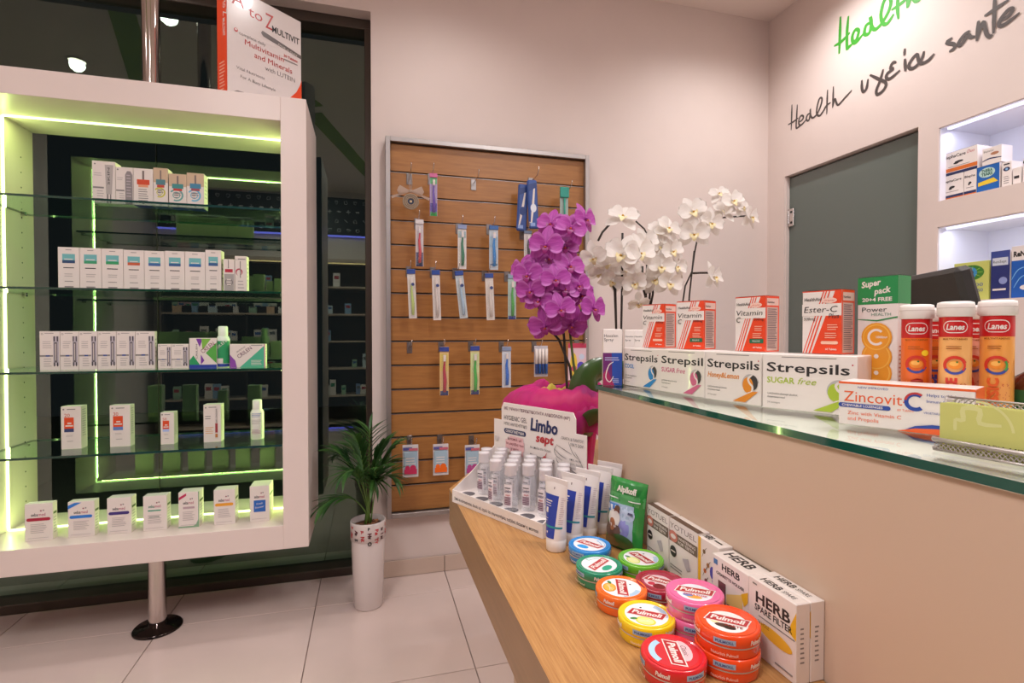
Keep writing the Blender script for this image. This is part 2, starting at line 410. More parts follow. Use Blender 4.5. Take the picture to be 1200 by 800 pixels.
for q_, nm_ in ((pr, 'grey_words'), (pg_, 'green_word')):
    q_.mb.v = [(v[0]-WX, v[1]-1.6, v[2]-2.3) for v in q_.mb.v]; q_.build(nm_, wl)
tag(wl, 'green and grey handwritten greeting words on the wall above the glass door', 'lettering')
# ceiling: green painted bands, seen in the window's reflection
bands = empty('ceiling_bands', (0, 0, ROOM_Z)); GB = M('7c9a3a', .6)
MB().prism([(-.50, .78), (-.37, .86), (.17, -1.1), (.04, -1.18)][::-1], -.006, -.0005, GB).build('band', bands)
MB().prism([(-1.40, 2.12), (-1.26, 2.14), (-1.55, .9), (-1.72, .92)][::-1], -.006, -.0005, GB).build('band', bands)
MB().prism([(-.9, 1.9), (-.82, 1.95), (-.35, 1.0), (-.44, .95)][::-1], -.006, -.0005, GB).build('band', bands)
tag(bands, 'green bands painted across the white ceiling', 'ceiling decoration')
# lamps
def downlight(x, y, wt, i):
    t = empty('downlight', (x, y, ROOM_Z))
    MB().lathe([(.055, 0), (.068, -.001), (.068, -.006), (.052, -.008), (.048, -.002)], WHT, 28).build('trim_ring', t)
    MB().disc(.05, -.003, M('fff0e2', .5, emit=14), up=False).build('lens', t)
    l = bpy.data.lights.new('lamp', 'SPOT'); l.energy = wt; l.color = WARM; l.spot_size = radians(150); l.spot_blend = .9; l.shadow_soft_size = .045
    link('lamp', l, t, (0, 0, -.03))
    return t
DN = ['round ceiling downlight over the lit display case', 'round ceiling downlight in front of the slatted board', 'round ceiling downlight before the glass door',
      'round ceiling downlight near the lit wall niches', 'round ceiling downlight above the counter shelf', 'round ceiling downlight in the middle of the shop floor',
      'round ceiling downlight by the left wall', 'round ceiling downlight behind the viewer on the left', 'round ceiling downlight behind the viewer on the right']
for i, (x, y, wt) in enumerate(DOWN): tag(downlight(x, y, wt, i), DN[i], 'ceiling light', 'round ceiling downlights')
for i, (x, y, wt) in enumerate(FILL_PANEL):  # out-of-view panels added to give general fill light
    t = empty('added_fill_panel', (x, y, ROOM_Z))
    MB().cbox(-.31, -.31, -.02, .31, .31, 0, WHT, .003).build('fill_housing', t)
    MB().box(-.29, -.29, -.023, .29, .29, -.021, M('fff2e8', .5, emit=2.0)).build('fill_diffuser', t)
    l = bpy.data.lights.new('lamp', 'AREA'); l.size = .56; l.energy = wt; l.color = WARM; link('lamp', l, t, (0, 0, -.03))
    tag(t, ['added square fill light panel over the left half of the shop', 'added square fill light panel over the counter'][i], 'ceiling light')

# ------------------------------------------------------------------ slatted display board
def wood(name, c1, c2, scale, stretch, rough=.4, bump=.15):
    m = bpy.data.materials.new(name); m.use_nodes = True; nt = m.node_tree; b = nt.nodes['Principled BSDF']
    tc = nt.nodes.new('ShaderNodeTexCoord'); mp = nt.nodes.new('ShaderNodeMapping'); n = nt.nodes.new('ShaderNodeTexNoise'); r = nt.nodes.new('ShaderNodeValToRGB')
    nt.links.new(tc.outputs['Object'], mp.inputs[0]); nt.links.new(mp.outputs[0], n.inputs[0]); mp.inputs['Scale'].default_value = stretch
    n.inputs['Scale'].default_value = scale; n.inputs['Detail'].default_value = 6; n.inputs['Roughness'].default_value = .6
    r.color_ramp.elements[0].position = .32; r.color_ramp.elements[1].position = .68
    for e, c in zip(r.color_ramp.elements, (c1, c2)): e.color = [lin(v) for v in hexc(c)]+[1]
    nt.links.new(n.outputs[0], r.inputs[0]); nt.links.new(r.outputs[0], b.inputs['Base Color']); b.inputs['Roughness'].default_value = rough
    bp = nt.nodes.new('ShaderNodeBump'); bp.inputs['Strength'].default_value = bump; bp.inputs['Distance'].default_value = .001
    nt.links.new(n.outputs[0], bp.inputs['Height']); nt.links.new(bp.outputs[0], b.inputs['Normal'])
    return m
PLK = wood('board_veneer', '9a6636', 'ae7840', 6, (1.2, 10, 12), .38, .05)
sb = empty('slatted_display_board', (.6, 2.6, 0)); bx0, bx1, bz0, bz1 = .082-.6, 1.127-.6, .306, 2.135
MB().box(bx0+.004, .006, bz0+.004, bx1-.004, .0145, bz1-.004, M('3a2c20', .7)).build('back_sheet', sb)
f = .022
for nm, q in (('frame_bar', (bx0, bz0, bx0+f, bz1)), ('frame_bar', (bx1-f, bz0, bx1, bz1)), ('frame_bar', (bx0+f, bz0, bx1-f, bz0+f)), ('frame_bar', (bx0+f, bz1-f, bx1-f, bz1))):
    MB().cbox(q[0], -.045, q[1], q[2], .0145, q[3], ALU, .0015).build(nm, sb)
GZs = [1.976-.1166*i for i in range(14)]
edges = [bz1-f]+GZs+[bz0+f]
for a, b in zip(edges, edges[1:]):
    MB().cbox(bx0+f, -.020, b+.0035, bx1-f, .006, a-.0035, PLK, .001).build('plank', sb)
for z in GZs:
    MB().box(bx0+f, -.004, z-.0035, bx1-f, .006, z-.001, M('6d6a6a', .4, .8)).box(bx0+f, -.0215, z-.0045, bx1-f, -.012, z-.0028, ALU).box(bx0+f, -.006, z-.001, bx1-f, .005, z+.0035, DARK).build('groove_rail', sb)
tag(sb, 'wood veneered slatted board with aluminium frame hung on the back wall', 'display board')
# ------------------------------------------------------------------ lit display case on its pole
CW = M('e2d2cb', .35); CX0, CX1, CY0, CY1, CZ0, CZ1, CT = -1.43, -.233, 2.21, 2.62, .347, 2.12, .094
CCX, CCY = -.8315, 2.41
cs = empty('display_case', (CCX, CCY, 0)); X0, X1, Y0, Y1 = CX0-CCX, CX1-CCX, CY0-CCY, CY1-CCY
tag(cs, 'white framed display case with green lit edges and glass shelves on a chrome pole', 'display case')
MB().cbox(X0, Y0, CZ0, X0+CT, Y1, CZ1, CW, .0015).build('side_panel', cs)
MB().cbox(X1-CT, Y0, CZ0, X1, Y1, CZ1, CW, .0015).build('side_panel', cs)
MB().cbox(X0+CT, Y0, CZ1-CT, X1-CT, Y1, CZ1, CW, .0012).build('top_panel', cs)
MB().cbox(X0+CT, Y0, CZ0, X1-CT, Y1, CZ0+CT, CW, .0012).build('bottom_panel', cs)
LED = M('e2ffa6', .5, emit=7); LEDC = (.70, 1.0, .30)
ys, ix0, ix1, iz0, iz1 = .02, X0+CT, X1-CT, CZ0+CT, CZ1-CT
for q in ((ix0, iz0+.004, ix0+.004, iz1-.004), (ix1-.004, iz0+.004, ix1, iz1-.004), (ix0+.004, iz1-.004, ix1-.004, iz1), (ix0+.004, iz0, ix1-.004, iz0+.004)):
    MB().box(q[0], ys-.005, q[1], q[2], ys+.005, q[3], LED).build('led_strip', cs)
def strip(loc, rot, L, e, par, col=LEDC, w=.012):
    l = bpy.data.lights.new('strip_light', 'AREA'); l.shape = 'RECTANGLE'; l.size = w; l.size_y = L; l.energy = e; l.color = col
    return link('strip_light', l, par, loc, rot)
H = iz1-iz0; Wd = ix1-ix0; E = 3.4
strip((ix0+.007, ys, (iz0+iz1)/2), (pi/2, 0, -pi/2), H-.05, E*1.3, cs); strip((ix1-.007, ys, (iz0+iz1)/2), (pi/2, 0, pi/2), H-.05, E*1.3, cs)
strip(((ix0+ix1)/2, ys, iz1-.007), (0, 0, pi/2), Wd-.05, E, cs); strip(((ix0+ix1)/2, ys, iz0+.007), (pi, 0, pi/2), Wd-.05, E*.6, cs)
SHG = glassy('shelf_glass', (.80, .90, .84), ior=1.5, refl=(.9, 1, .95), gain=1.2); EDG = M('0e3a2c', .1, coat=.6)
SHZ = [1.686, 1.362, 1.062, .760]
for z in SHZ:
    x0, x1, y0, y1 = ix0+.002, ix1-.002, .02-.21, Y1-.03
    sh = MB().add([(x0,y0,z-.008),(x1,y0,z-.008),(x1,y1,z-.008),(x0,y1,z-.008),(x0,y0,z),(x1,y0,z),(x1,y1,z),(x0,y1,z)], [(0,3,2,1),(4,5,6,7)], SHG)
    sh.add([(x0,y0,z-.008),(x1,y0,z-.008),(x1,y1,z-.008),(x0,y1,z-.008),(x0,y0,z),(x1,y0,z),(x1,y1,z),(x0,y1,z)], [(0,1,5,4),(1,2,6,5),(2,3,7,6),(3,0,4,7)], EDG)
    sh.build('glass_shelf', cs)
    for (cx, s_) in ((ix0, 1), (ix1, -1)):
        for cy in (-.13, .13):
            MB().cbox(min(cx, cx+s_*.014), cy-.007, z-.016, max(cx, cx+s_*.014), cy+.007, z-.0085, STEEL, .001).build('shelf_clip', cs)
pg = MB()
for k in range(24):
    z = iz0+.08+k*.06
    for cy in (-.13, .13): pg.lathe([(.0001, 0), (.003, 0), (.003, .0005)], DARK, 8, Matrix.Translation((ix0+.0004, cy, z))@Matrix.Rotation(pi/2, 4, 'Y'))
tag(pg.build('peg_holes', cs), kind='stuff')
CH = M('cfc6c2', .12, 1)
MB().lathe([(.032, .012), (.032, CZ0)], CH, 32).build('pole', cs)
MB().lathe([(.0001, .012), (.032, .034), (.034, .034), (.034, .018), (.082, .012), (.088, .006), (.088, 0), (.0001, 0)][1:], M('3a3230', .08, .9), 40).build('floor_flange', cs)
MB().lathe([(.032, CZ1), (.032, ROOM_Z)], CH, 32).build('pole', cs)

# ---- cartons on the case shelves
def face(p, w, h, kind, a='', c='b33'):
    pass
SIDE = lambda p, w, h: p.lines(w*.2, w*.8, h*.8, 5, h*.11, LT)
def case_box(xl, xr, xs, yt, z, label, group, front, Y=2.30, col=PAPER, hh=None, right=SIDE, dep=None):
    a = onY(xl, 400, Y); b = onY(xr, 400, Y); h = hh or onY((xl+xr)/2, yt, Y).z-z; w = (b-a).x-.0012
    if dep is None:
        r = ray(xs, 400); dep = b.x/(r.x/r.y)-Y if xs else .035
        dep = max(.02, min(.09, abs(dep)))
    return carton('carton', label, w, dep, h, col, (a.x+.0006, Y, z), (b.x, Y, z), group, 'box', front, right, flap=False)
T1, T2, T3, T4 = [z for z in SHZ]; e = .0003
G1 = 'cartons on the top glass shelf'
def tubebox(p, w, h, k=1):
    p.disc(w*.12, h*.93, .003, GREY).lines(w*.08, w*.42, h*.72, 2, h*.05, LT).rect(w*.02, h*.35, w*.5, h*.39, GREY).lines(w*.2, w*.5, h*.3, 4, h*.06, LT)
    if k: p.poly([(w*.60, h*.22), (w*.84, h*.22), (w*.92, h*.92), (w*.55, h*.92)], M('b5aeab', .3)).rect(w*.62, 0, w*.70, h*.22, GREY).rect(w*.76, 0, w*.82, h*.22, GREY).text('SKIN', w*.76, h*.45, w*.1, INK, rot=pi/2, w=h*.4)
    else: p.poly([(w*.55, 0), (w*.97, 0), (w*.97, h*.8), (w*.86, h*.9), (w*.66, h*.9), (w*.55, h*.8)], M('8e8688', .3)).lines(w*.62, w*.9, h*.8, 8, h*.08, M('b9b0b4', .4))
case_box(110.3, 137.7, 0, 189, T1+e, 'tallest white carton with a grey tube picture, leftmost on the top glass shelf', G1, lambda p, w, h: tubebox(p, w, h), dep=.05)
case_box(137.7, 158.3, 0, 196, T1+e, 'white carton with a rounded grey tube picture, second on the top glass shelf', G1, lambda p, w, h: tubebox(p, w, h, 0), dep=.05)
def dropper(c, c2, ring=None, topc=None):
    def fn(p, w, h):
        if topc: p.rect(0, h*.62, w, h, M(topc, .5))
        if ring: p.ring(w*.42, h*.36, w*.30, w*.40, M(ring, .5), -2, 2.6).disc(w*.42, h*.36, w*.22, M(ring, .6)).disc(w*.42, h*.36, w*.17, PAPER).lines(w*.3, w*.55, h*.42, 3, h*.06, GREY)
        p.rect(w*.45, h*.68, w*.55, h*.94, M('7a6a66', .4)).rect(w*.18, h*.56, w*.82, h*.70, M(c, .5)).rect(w*.25, h*.49, w*.75, h*.56, M(c2, .5)).lines(w*.25, w*.75, h*.44, 2 if ring else 6, h*.06, GREY).rect(w*.45, h*.03, w*.55, h*.05, INK)
    return fn
for (xl, xr, yt, c, c2, ring, tc, lb) in ((158.3, 181.7, 197.6, 'd4471f', 'e5a07a', None, None, 'white carton with a red orange band, third on the top glass shelf'),
    (181.7, 199, 197, '4d7f88', 'c0452f', 'c9c43a', 'cbb093', 'beige topped carton with a yellow ring on the top glass shelf'),
    (199.7, 220.6, 204, '3b8a8a', 'c0352f', '6aa7a4', 'cbb093', 'shorter beige topped carton with teal and red squares on the top glass shelf'),
    (220.6, 241, 203, '3d83a5', 'a04a5a', '6cb4d4', 'cbb093', 'beige topped carton with a light blue ring, rightmost on the top glass shelf')):
    o = case_box(xl, xr, 244 if xr > 240 else 0, yt, T1+e+.0006, lb, G1, dropper(c, c2, ring, tc), dep=.05)
    MB().box(-.0005, -.024, -.0005, .001, .024, 0, M('2b35a8', .4))
    q = o.dimensions; MB().box(-q.x/2+.001, -.024, -.0006, q.x/2-.001, .024, -.0001, M('2b35a8', .4)).build('base_print', o)
G2 = 'white cartons with a teal square on the second glass shelf'
xs = [69, 94.4, 120, 145.6, 170, 194, 217.4, 241.4]; tops = [289.6, 290.5, 291.5, 293, 294, 294.2, 295]
cols = ['27446e', '3a9a6e', '2f9a62', 'c2593a', '3a62a0', '2f5a90', '2a64a8']
ords = ['leftmost', 'second from the left', 'third from the left', 'fourth and orange barred', 'fifth from the left', 'sixth from the left', 'seventh from the left']
def skinf(c):
    def fn(p, w, h): p.rect(w*.2, h*.62, w*.8, h*.84, M('6fb4b8', .5)).rect(w*.2, h*.62, w*.8, h*.69, M(c, .5)).rect(w*.3, h*.705, w*.7, h*.725, WHT).rect(w*.36, h*.93, w*.64, h*.945, GREY).rect(w*.25, h*.5, w*.75, h*.52, INK).lines(w*.3, w*.75, h*.37, 2, h*.05, LT).rect(w*.3, h*.18, w*.7, h*.195, GREY).rect(w*.3, h*.04, w*.72, h*.07, GREY)
    return fn
for i in range(7): case_box(xs[i], xs[i+1], 0, tops[i], T2+e, 'white carton with a small teal square on the second glass shelf, '+ords[i], G2, skinf(cols[i]), dep=.05)
case_box(241.4, 260, 263, 293, T2+e, 'slightly taller narrow white carton with a teal square, last of its row', G2, skinf('2f5a90'), dep=.05)
def rnd(p, w, h): p.rect(w*.08, 0, w*.95, h*.55, M('a9a3a0', .5)).ring(w*.5, h*.3, w*.3, w*.34, INK).rect(w*.15, h*.6, w*.85, h*.7, M('b5243c', .5)).rect(w*.42, h*.72, w*.5, h*.98, GREY).lines(w*.3, w*.7, h*.4, 3, h*.08, WHT)
case_box(262.3, 275.6, 0, 303.6, T2+e, 'small white carton with a crimson bar and grey lower half', 'small cartons at the end of the second shelf', rnd, dep=.035)
def drp(p, w, h): p.disc(w*.12, h*.9, .0015, INK).rect(w*.25, h*.9, w*.9, h*.93, GREY).disc(w*.35, h*.56, w*.3, M('b03048', .5), ry=h*.10, n=12).disc(w*.35, h*.54, w*.2, PAPER, ry=h*.08).rect(w*.42, h*.4, w*.5, h*.86, GREY).lines(w*.25, w*.8, h*.32, 4, h*.09, LT)
case_box(275.8, 290, 292, 300, T2+e, 'small narrow white carton with a crimson droplet at the right end of the second shelf', 'small cartons at the end of the second shelf', drp, dep=.04)
G3 = 'white cartons with a vertical grey syringe picture on the third shelf'
xs = [46, 70.2, 92, 114.2, 136.2, 158.4, 181.5]
def syr(p, w, h): p.disc(w*.13, h*.93, .0035, GREY).disc(w*.13, h*.93, .0022, PAPER).rect(w*.25, h*.94, w*.7, h*.955, GREY).lines(w*.15, w*.6, h*.74, 4, h*.05, LT).rect(0, h*.35, w*.66, h*.39, GREY).rect(w*.3, h*.35, w*.5, h*.39, M('3a4f90', .5)).lines(w*.2, w*.6, h*.3, 4, h*.06, LT).rect(w*.68, h*.12, w*.96, h*.87, M('b8b0ba', .3)).rect(w*.70, h*.74, w*.76, h*.87, INK).rect(w*.86, h*.74, w*.92, h*.87, INK).rect(w*.72, h*.2, w*.88, h*.72, M('6d666c', .4)).rect(w*.78, h*.25, w*.82, h*.68, WHT).rect(w*.7, h*.1, w*.76, h*.2, INK).rect(w*.86, h*.1, w*.92, h*.2, INK)
o6 = ['leftmost on the third glass shelf', 'second on the third glass shelf', 'third on the third glass shelf', 'fourth on the third glass shelf', 'fifth on the third glass shelf', 'last of the tall six']
for i in range(6): case_box(xs[i], xs[i+1], 184.3 if i == 5 else 0, 388, T3+e, 'tall white carton with a vertical grey syringe picture, '+o6[i], G3, syr, dep=.05 if i < 5 else None)
for i, (a, b) in enumerate(((182, 200.7), (200.7, 221))): case_box(a+(2.6 if i == 0 else 0), b, 0, 403, T3+e, ['half height white carton with a grey syringe picture, left of two', 'half height white carton with a grey syringe picture, next to the green one'][i], G3, syr, dep=.04)
GC = 'green and purple packs on the third glass shelf'; CG = M('2e9a62', .4); CP = M('7a3aa0', .4); CB = M('2a3f9c', .4)
def cr1(p, w, h):
    p.rect(0, 0, w, h*.11, CB).poly([(0, h*.11), (w*.38, h*.11), (w*.15, h*.42), (0, h*.25)], CG).poly([(w*.25, h*.98), (w*.5, h*.98), (w*.38, h*.7)], CP).poly([(w*.42, h*.11), (w*.55, h*.25), (w*.42, h*.45)], CP)
    p.poly([(w*.45, h*.98), (w*.80, h*.98), (w*.48, h*.6)], M('7fb84a', .4)).poly([(w, h*.85), (w, h*.15), (w*.6, h*.5)], M('57a84a', .4)).rect(0, h*.11, w*.012, h, GREY)
    p.text('CRILEN', w*.5, h*.48, h*.15, M('7a2a4a', .5), rot=radians(38), w=w*.58).text('CRILEN', w*.30, h*.3, w*.06, INK, rot=pi/2, w=h*.5)
case_box(221.4, 253.9, 0, 396, T3+e, 'green white and purple cartons with slanted red lettering, left of the green spray', GC, cr1, dep=.05)
def cr2(p, w, h):
    p.poly([(w*.28, 0), (w*.97, 0), (w*.97, h*.92)], M('4fb592', .4)).poly([(0, h*.55), (0, 0), (w*.2, 0), (w*.15, h*.3)], M('8a4aa8', .4)).rect(w*.97, 0, w, h, M('d98ab0', .5)).rect(w*.6, h*.93, w*.92, h*.96, GREY).text('SKIN PROTECTOR', w*.2, h*.62, h*.06, INK, rot=radians(36), maxw=w*.3)
    p.text('CRILEN', w*.26, h*.38, h*.17, M('5a1f4a', .5), rot=radians(38), w=w*.48).lines(w*.6, w*.9, h*.3, 4, h*.06, WHT)
case_box(268.9, 310.7, 312.6, 403, T3+e, 'wide white carton with a green triangle and slanted lettering, right of the green spray', GC, cr2, dep=.04)
GLAV = M('dfe9dc', .3)
def spray(px, z, yt, Y, col, cap, label, prn, r):
    b = onY(px, 400, Y); h = onY(px, yt, Y).z-z
    o = MB().lathe([(r*.9, 0), (r, .002), (r, h*.68), (r*.8, h*.75), (r*.62, h*.765)], col, 24).disc(r*.9, .0001, col, up=False).build('spray_bottle', None, (b.x, Y, z), (0, 0, atan2(-b.x, Y)*0))
    MB().lathe([(r*.70, h*.76), (r*.72, h*.78), (r*.70, h*.98), (r*.55, h), (.0001, h)], cap, 24).build('cap', o)
    p = Print((0, 0, 0), (1, 0, 0), (0, 0, 1)); p.n = Vector((0, -1, 0)); p.wrap = r; prn(p, r, h); p.build('front_print', o)
    tag(o, label, 'bottle'); return o
def sp1(p, r, h): p.rect(-r*1.3, h*.02, r*1.3, h*.09, CB).rect(-r*1.4, h*.1, r*1.4, h*.64, CG).rect(-r*1.3, h*.1, r*.2, h*.22, WHT).text('CRILEN', -r*1.0, h*.40, .011, WHT, rot=radians(40), w=r*2.3)
spray(261.5, T3+e, 382, 2.33, GLAV, M('e6efe0', .3), 'green and white spray bottle standing between the two green cartons', sp1, .0245)
G4 = 'sun care cartons spaced along the fourth shelf'
def sun(n, c2):
    def fn(p, w, h): p.disc(w*.13, h*.93, .003, GREY).rect(w*.3, h*.92, w*.72, h*.94, GREY).rect(w*.16, h*.46, w*.64, h*.74, M('dd4a1c', .5)).rect(w*.16, h*.40, w*.64, h*.48, M(c2, .5)).rect(w*.32, h*.59, w*.52, h*.62, WHT).rect(w*.22, h*.53, w*.60, h*.56, WHT).text(n, w*.17, h*.75, h*.085, M('c8401c', .5)).lines(w*.25, w*.62, h*.33, 2, h*.025, LT).rect(w*.3, h*.18, w*.6, h*.19, GREY)
    return fn
def tin_side(p, w, h): p.lines(w*.2, w*.85, h*.92, 12, h*.055, LT)
for (xl, xr, xs_, yt, n, c2, lb) in ((69.8, 93.9, 101.3, 476, '20', '33406e', 'white carton with an orange square and number 20, leftmost on the fourth shelf'),
    (127.2, 151.7, 156.9, 474.6, '30', '5f7fc0', 'white carton with an orange square and number 30 on the fourth shelf'),
    (186.8, 203, 207.5, 483, '50', 'a9bdea', 'small white carton with an orange square and number 50 on the fourth shelf')):
    case_box(xl, xr, xs_, yt, T4+e, lb, G4, sun(n, c2), Y=2.34, right=tin_side)
def bb(p, w, h): p.disc(w*.13, h*.92, .003, GREY).rect(w*.3, h*.92, w*.75, h*.94, GREY).lines(w*.1, w*.5, h*.7, 2, h*.06, GREY).lines(w*.1, w*.6, h*.4, 4, h*.05, M('d9a26a', .5)).rect(w*.66, h*.08, w*.84, h*.92, M('d9cfca', .4)).rect(w*.68, h*.25, w*.82, h*.5, M('a03038', .5)).rect(w*.68, h*.12, w*.82, h*.22, M('c07840', .5)).text('BB CREAM', w*.80, h*.52, w*.09, INK, rot=pi/2, w=h*.36)
case_box(237.4, 258, 262, 474, T4+e, 'white carton with a small vertical cream tube picture on the fourth shelf', G4, bb, Y=2.34, right=tin_side)
def sp2(p, r, h): p.lines(-r*.8, r*.8, h*.66, 3, h*.035, M('5a78b8', .5)).lines(-r*.8, r*.9, h*.5, 4, h*.03, LT).lines(-r*.8, r*.7, h*.25, 4, h*.03, M('c08aa0', .5))
spray(300.8, T4+e, 468, 2.37, M('e9e6e0', .35), M('eeece6', .35), 'white spray bottle at the right end of the fourth shelf', sp2, .0255)
G5 = 'white soap cartons along the bottom of the case'
RED5 = 'a8203c'
specs = [(25.5, 59, 64.6, 590, 'pill', 'a8203c', 'white carton with a dark red pill stripe, leftmost at the bottom of the case'),
 (76.5, 108.2, 114, 587.5, 'pill2', '2a78d0', 'white carton with blue stripe and blue corner flash at the case bottom'),
 (122.7, 151.6, 157.8, 583.2, 'pill', '40307a', 'white carton with a purple pill stripe at the case bottom'),
 (165.2, 193.5, 198.4, 581, 'bar', '2a9a78', 'white carton with green lettering and a thin green bar at the case bottom'),
 (206.9, 231.5, 237, 576.5, 'green', 'c0305a', 'white carton with green curved border and red corner flash at the case bottom'),
 (248.5, 274, 278, 573.6, 'pill', 'e8a030', 'white carton with an orange pill stripe at the case bottom'),
 (291, 314.5, 319, 569.4, 'blue', '2562b8', 'white carton with a blue square, rightmost at the bottom of the case')]
def seb(kind, c):
    def fn(p, w, h):
        c1 = M('2d7a60' if kind == 'bar' else '3a3a3c', .5); cm = M(c, .5)
        p.text('seba', w*.22, h*.66, h*.085, c1, w=w*.25, bold=.02).text('med', w*.48, h*.66, h*.085, M('b0486a', .5), w=w*.26, bold=.01)
        p.disc(w*.58, h*.80, w*.035, M('8a3a50', .5), ry=h*.02, n=8).disc(w*.67, h*.81, w*.035, GREY, ry=h*.02, n=8)
        if kind in ('pill', 'pill2'): p.pill(w*.06, h*.53, w*.92, h*.615, cm)
        if kind == 'pill2': p.poly([(0, h*.80), (0, h*.90), (w*.25, h*.97), (w*.52, h*.97)], cm)
        if kind == 'bar': p.rect(w*.2, h*.56, w*.75, h*.595, cm).rect(w*.26, h*.38, w*.68, h*.41, c1)
        if kind == 'green': p.poly([(0, 0), (w, 0), (w, h), (w*.96, h), (w*.96, h*.22), (w*.85, h*.08), (w*.72, h*.04), (0, h*.04)], M('86a888', .5)).poly([(w*.02, h*.78), (w*.02, h*.86), (w*.38, h*.97), (w*.38, h*.90)], cm).rect(w*.22, h*.53, w*.78, h*.59, M('b9a0a6', .5))
        if kind == 'blue': p.rect(w*.2, h*.27, w*.8, h*.60, cm).text('Fresh', w*.5, h*.48, h*.055, WHT, align='C', rot=.15, shear=.2, maxw=w*.4).text('Shower', w*.5, h*.38, h*.055, WHT, align='C', rot=.15, shear=.2, maxw=w*.5)
        else: p.lines(w*.2, w*.8, h*.45, 6, h*.045, LT)
        p.rect(w*.1, h*.07, w*.85, h*.08, LT)
    return fn
def sebtop(p, w, h): p.rect(w*.3, h*.35, w*.75, h*.6, M('8a7a70', .5))
def sebside(p, w, h): p.rect(w*.15, h*.68, w*.85, h*.74, M('5a6a3a', .5)).lines(w*.2, w*.8, h*.6, 6, h*.08, LT)
for (xl, xr, xs_, yt, k, c, lb) in specs: case_box(xl, xr, xs_, yt, CZ0+CT+e, lb, G5, seb(k, c), Y=2.285, right=sebside)
# ---- large multivitamin display box on top of the case
OR = M('ea4a1e', .3); RD = M('c22f2c', .3); ABC = M('e8dfdc', .22, coat=.3)
def az(p, w, h):
    p.poly([(w*.25, 0), (w, 0), (w, h*.42)]+[(w-(w*.10)*(t/6)**1.2*1-.0-(w*.58)*(t/6)**2.2, h*.42*(1-t/6)**1.3+h*.03) for t in range(1, 6)], OR)
    p.poly([(w*.62, 0), (w, 0), (w, h*.26), (w*.93, h*.13), (w*.8, h*.05)], M('f2702c', .3))
    p.poly([(0, h*.0), (0, h*.015), (w*.12, h*.075), (w*.3, h*.085), (w*.5, h*.05), (w*.8, 0)], M('8a8280', .3))
    p.text('A', w*.06, h*.84, h*.125, RD).text('to', w*.27, h*.80, h*.10, RD, w=w*.18).text('Z', w*.49, h*.77, h*.15, RD, w=w*.11)
    p.text('MULTIVIT', w*.58, h*.76, h*.062, INK, bold=.02, w=w*.39)
    p.poly([(w*.43, h*.70), (w*.45, h*.725), (w, h*.66), (w, h*.625), (w*.46, h*.675)], M('6d6664', .3)).text('ONE-A-DAY', w*.66, h*.66, h*.018, WHT, rot=-.14, w=w*.28)
    p.disc(w*.11, h*.615, w*.025, RD, n=10).disc(w*.11, h*.62, w*.012, ABC, n=8)
    p.text('complete daily', w*.15, h*.59, h*.03, GREY, w=w*.34).text('Multivitamin', w*.22, h*.52, h*.052, RD, w=w*.52).text('and Minerals', w*.34, h*.44, h*.052, RD, w=w*.52).text('with LUTEIN', w*.48, h*.365, h*.045, GREY, w=w*.42)
    p.text('30 Tablets', w*.74, h*.575, h*.024, RD, w=w*.2, bold=.02).rect(w*.74, h*.545, w*.94, h*.555, GREY)
    p.text('Vital Nutrients', w*.11, h*.27, h*.028, GREY, w=w*.36).text('For A Busy Lifestyle', w*.16, h*.20, h*.028, GREY, w=w*.46)
def azs(p, w, h):
    p.rect(0, 0, w, h, OR).text('A to Z', w*.62, h*.92, w*.42, WHT, rot=-pi/2, w=h*.2).text('MULTIVIT', w*.58, h*.70, w*.24, WHT, rot=-pi/2, w=h*.16, bold=.02).lines(w*.2, w*.8, h*.32, 9, h*.03, M('f2b8a0', .5))
carton('display_box', 'oversized white and red multivitamin box on top of the display case', .318, .075, .432, ABC, (-.522, 2.252, CZ1+e), rot=radians(39.5), cat='box', front=az, left=azs, flap=True, c=.002)

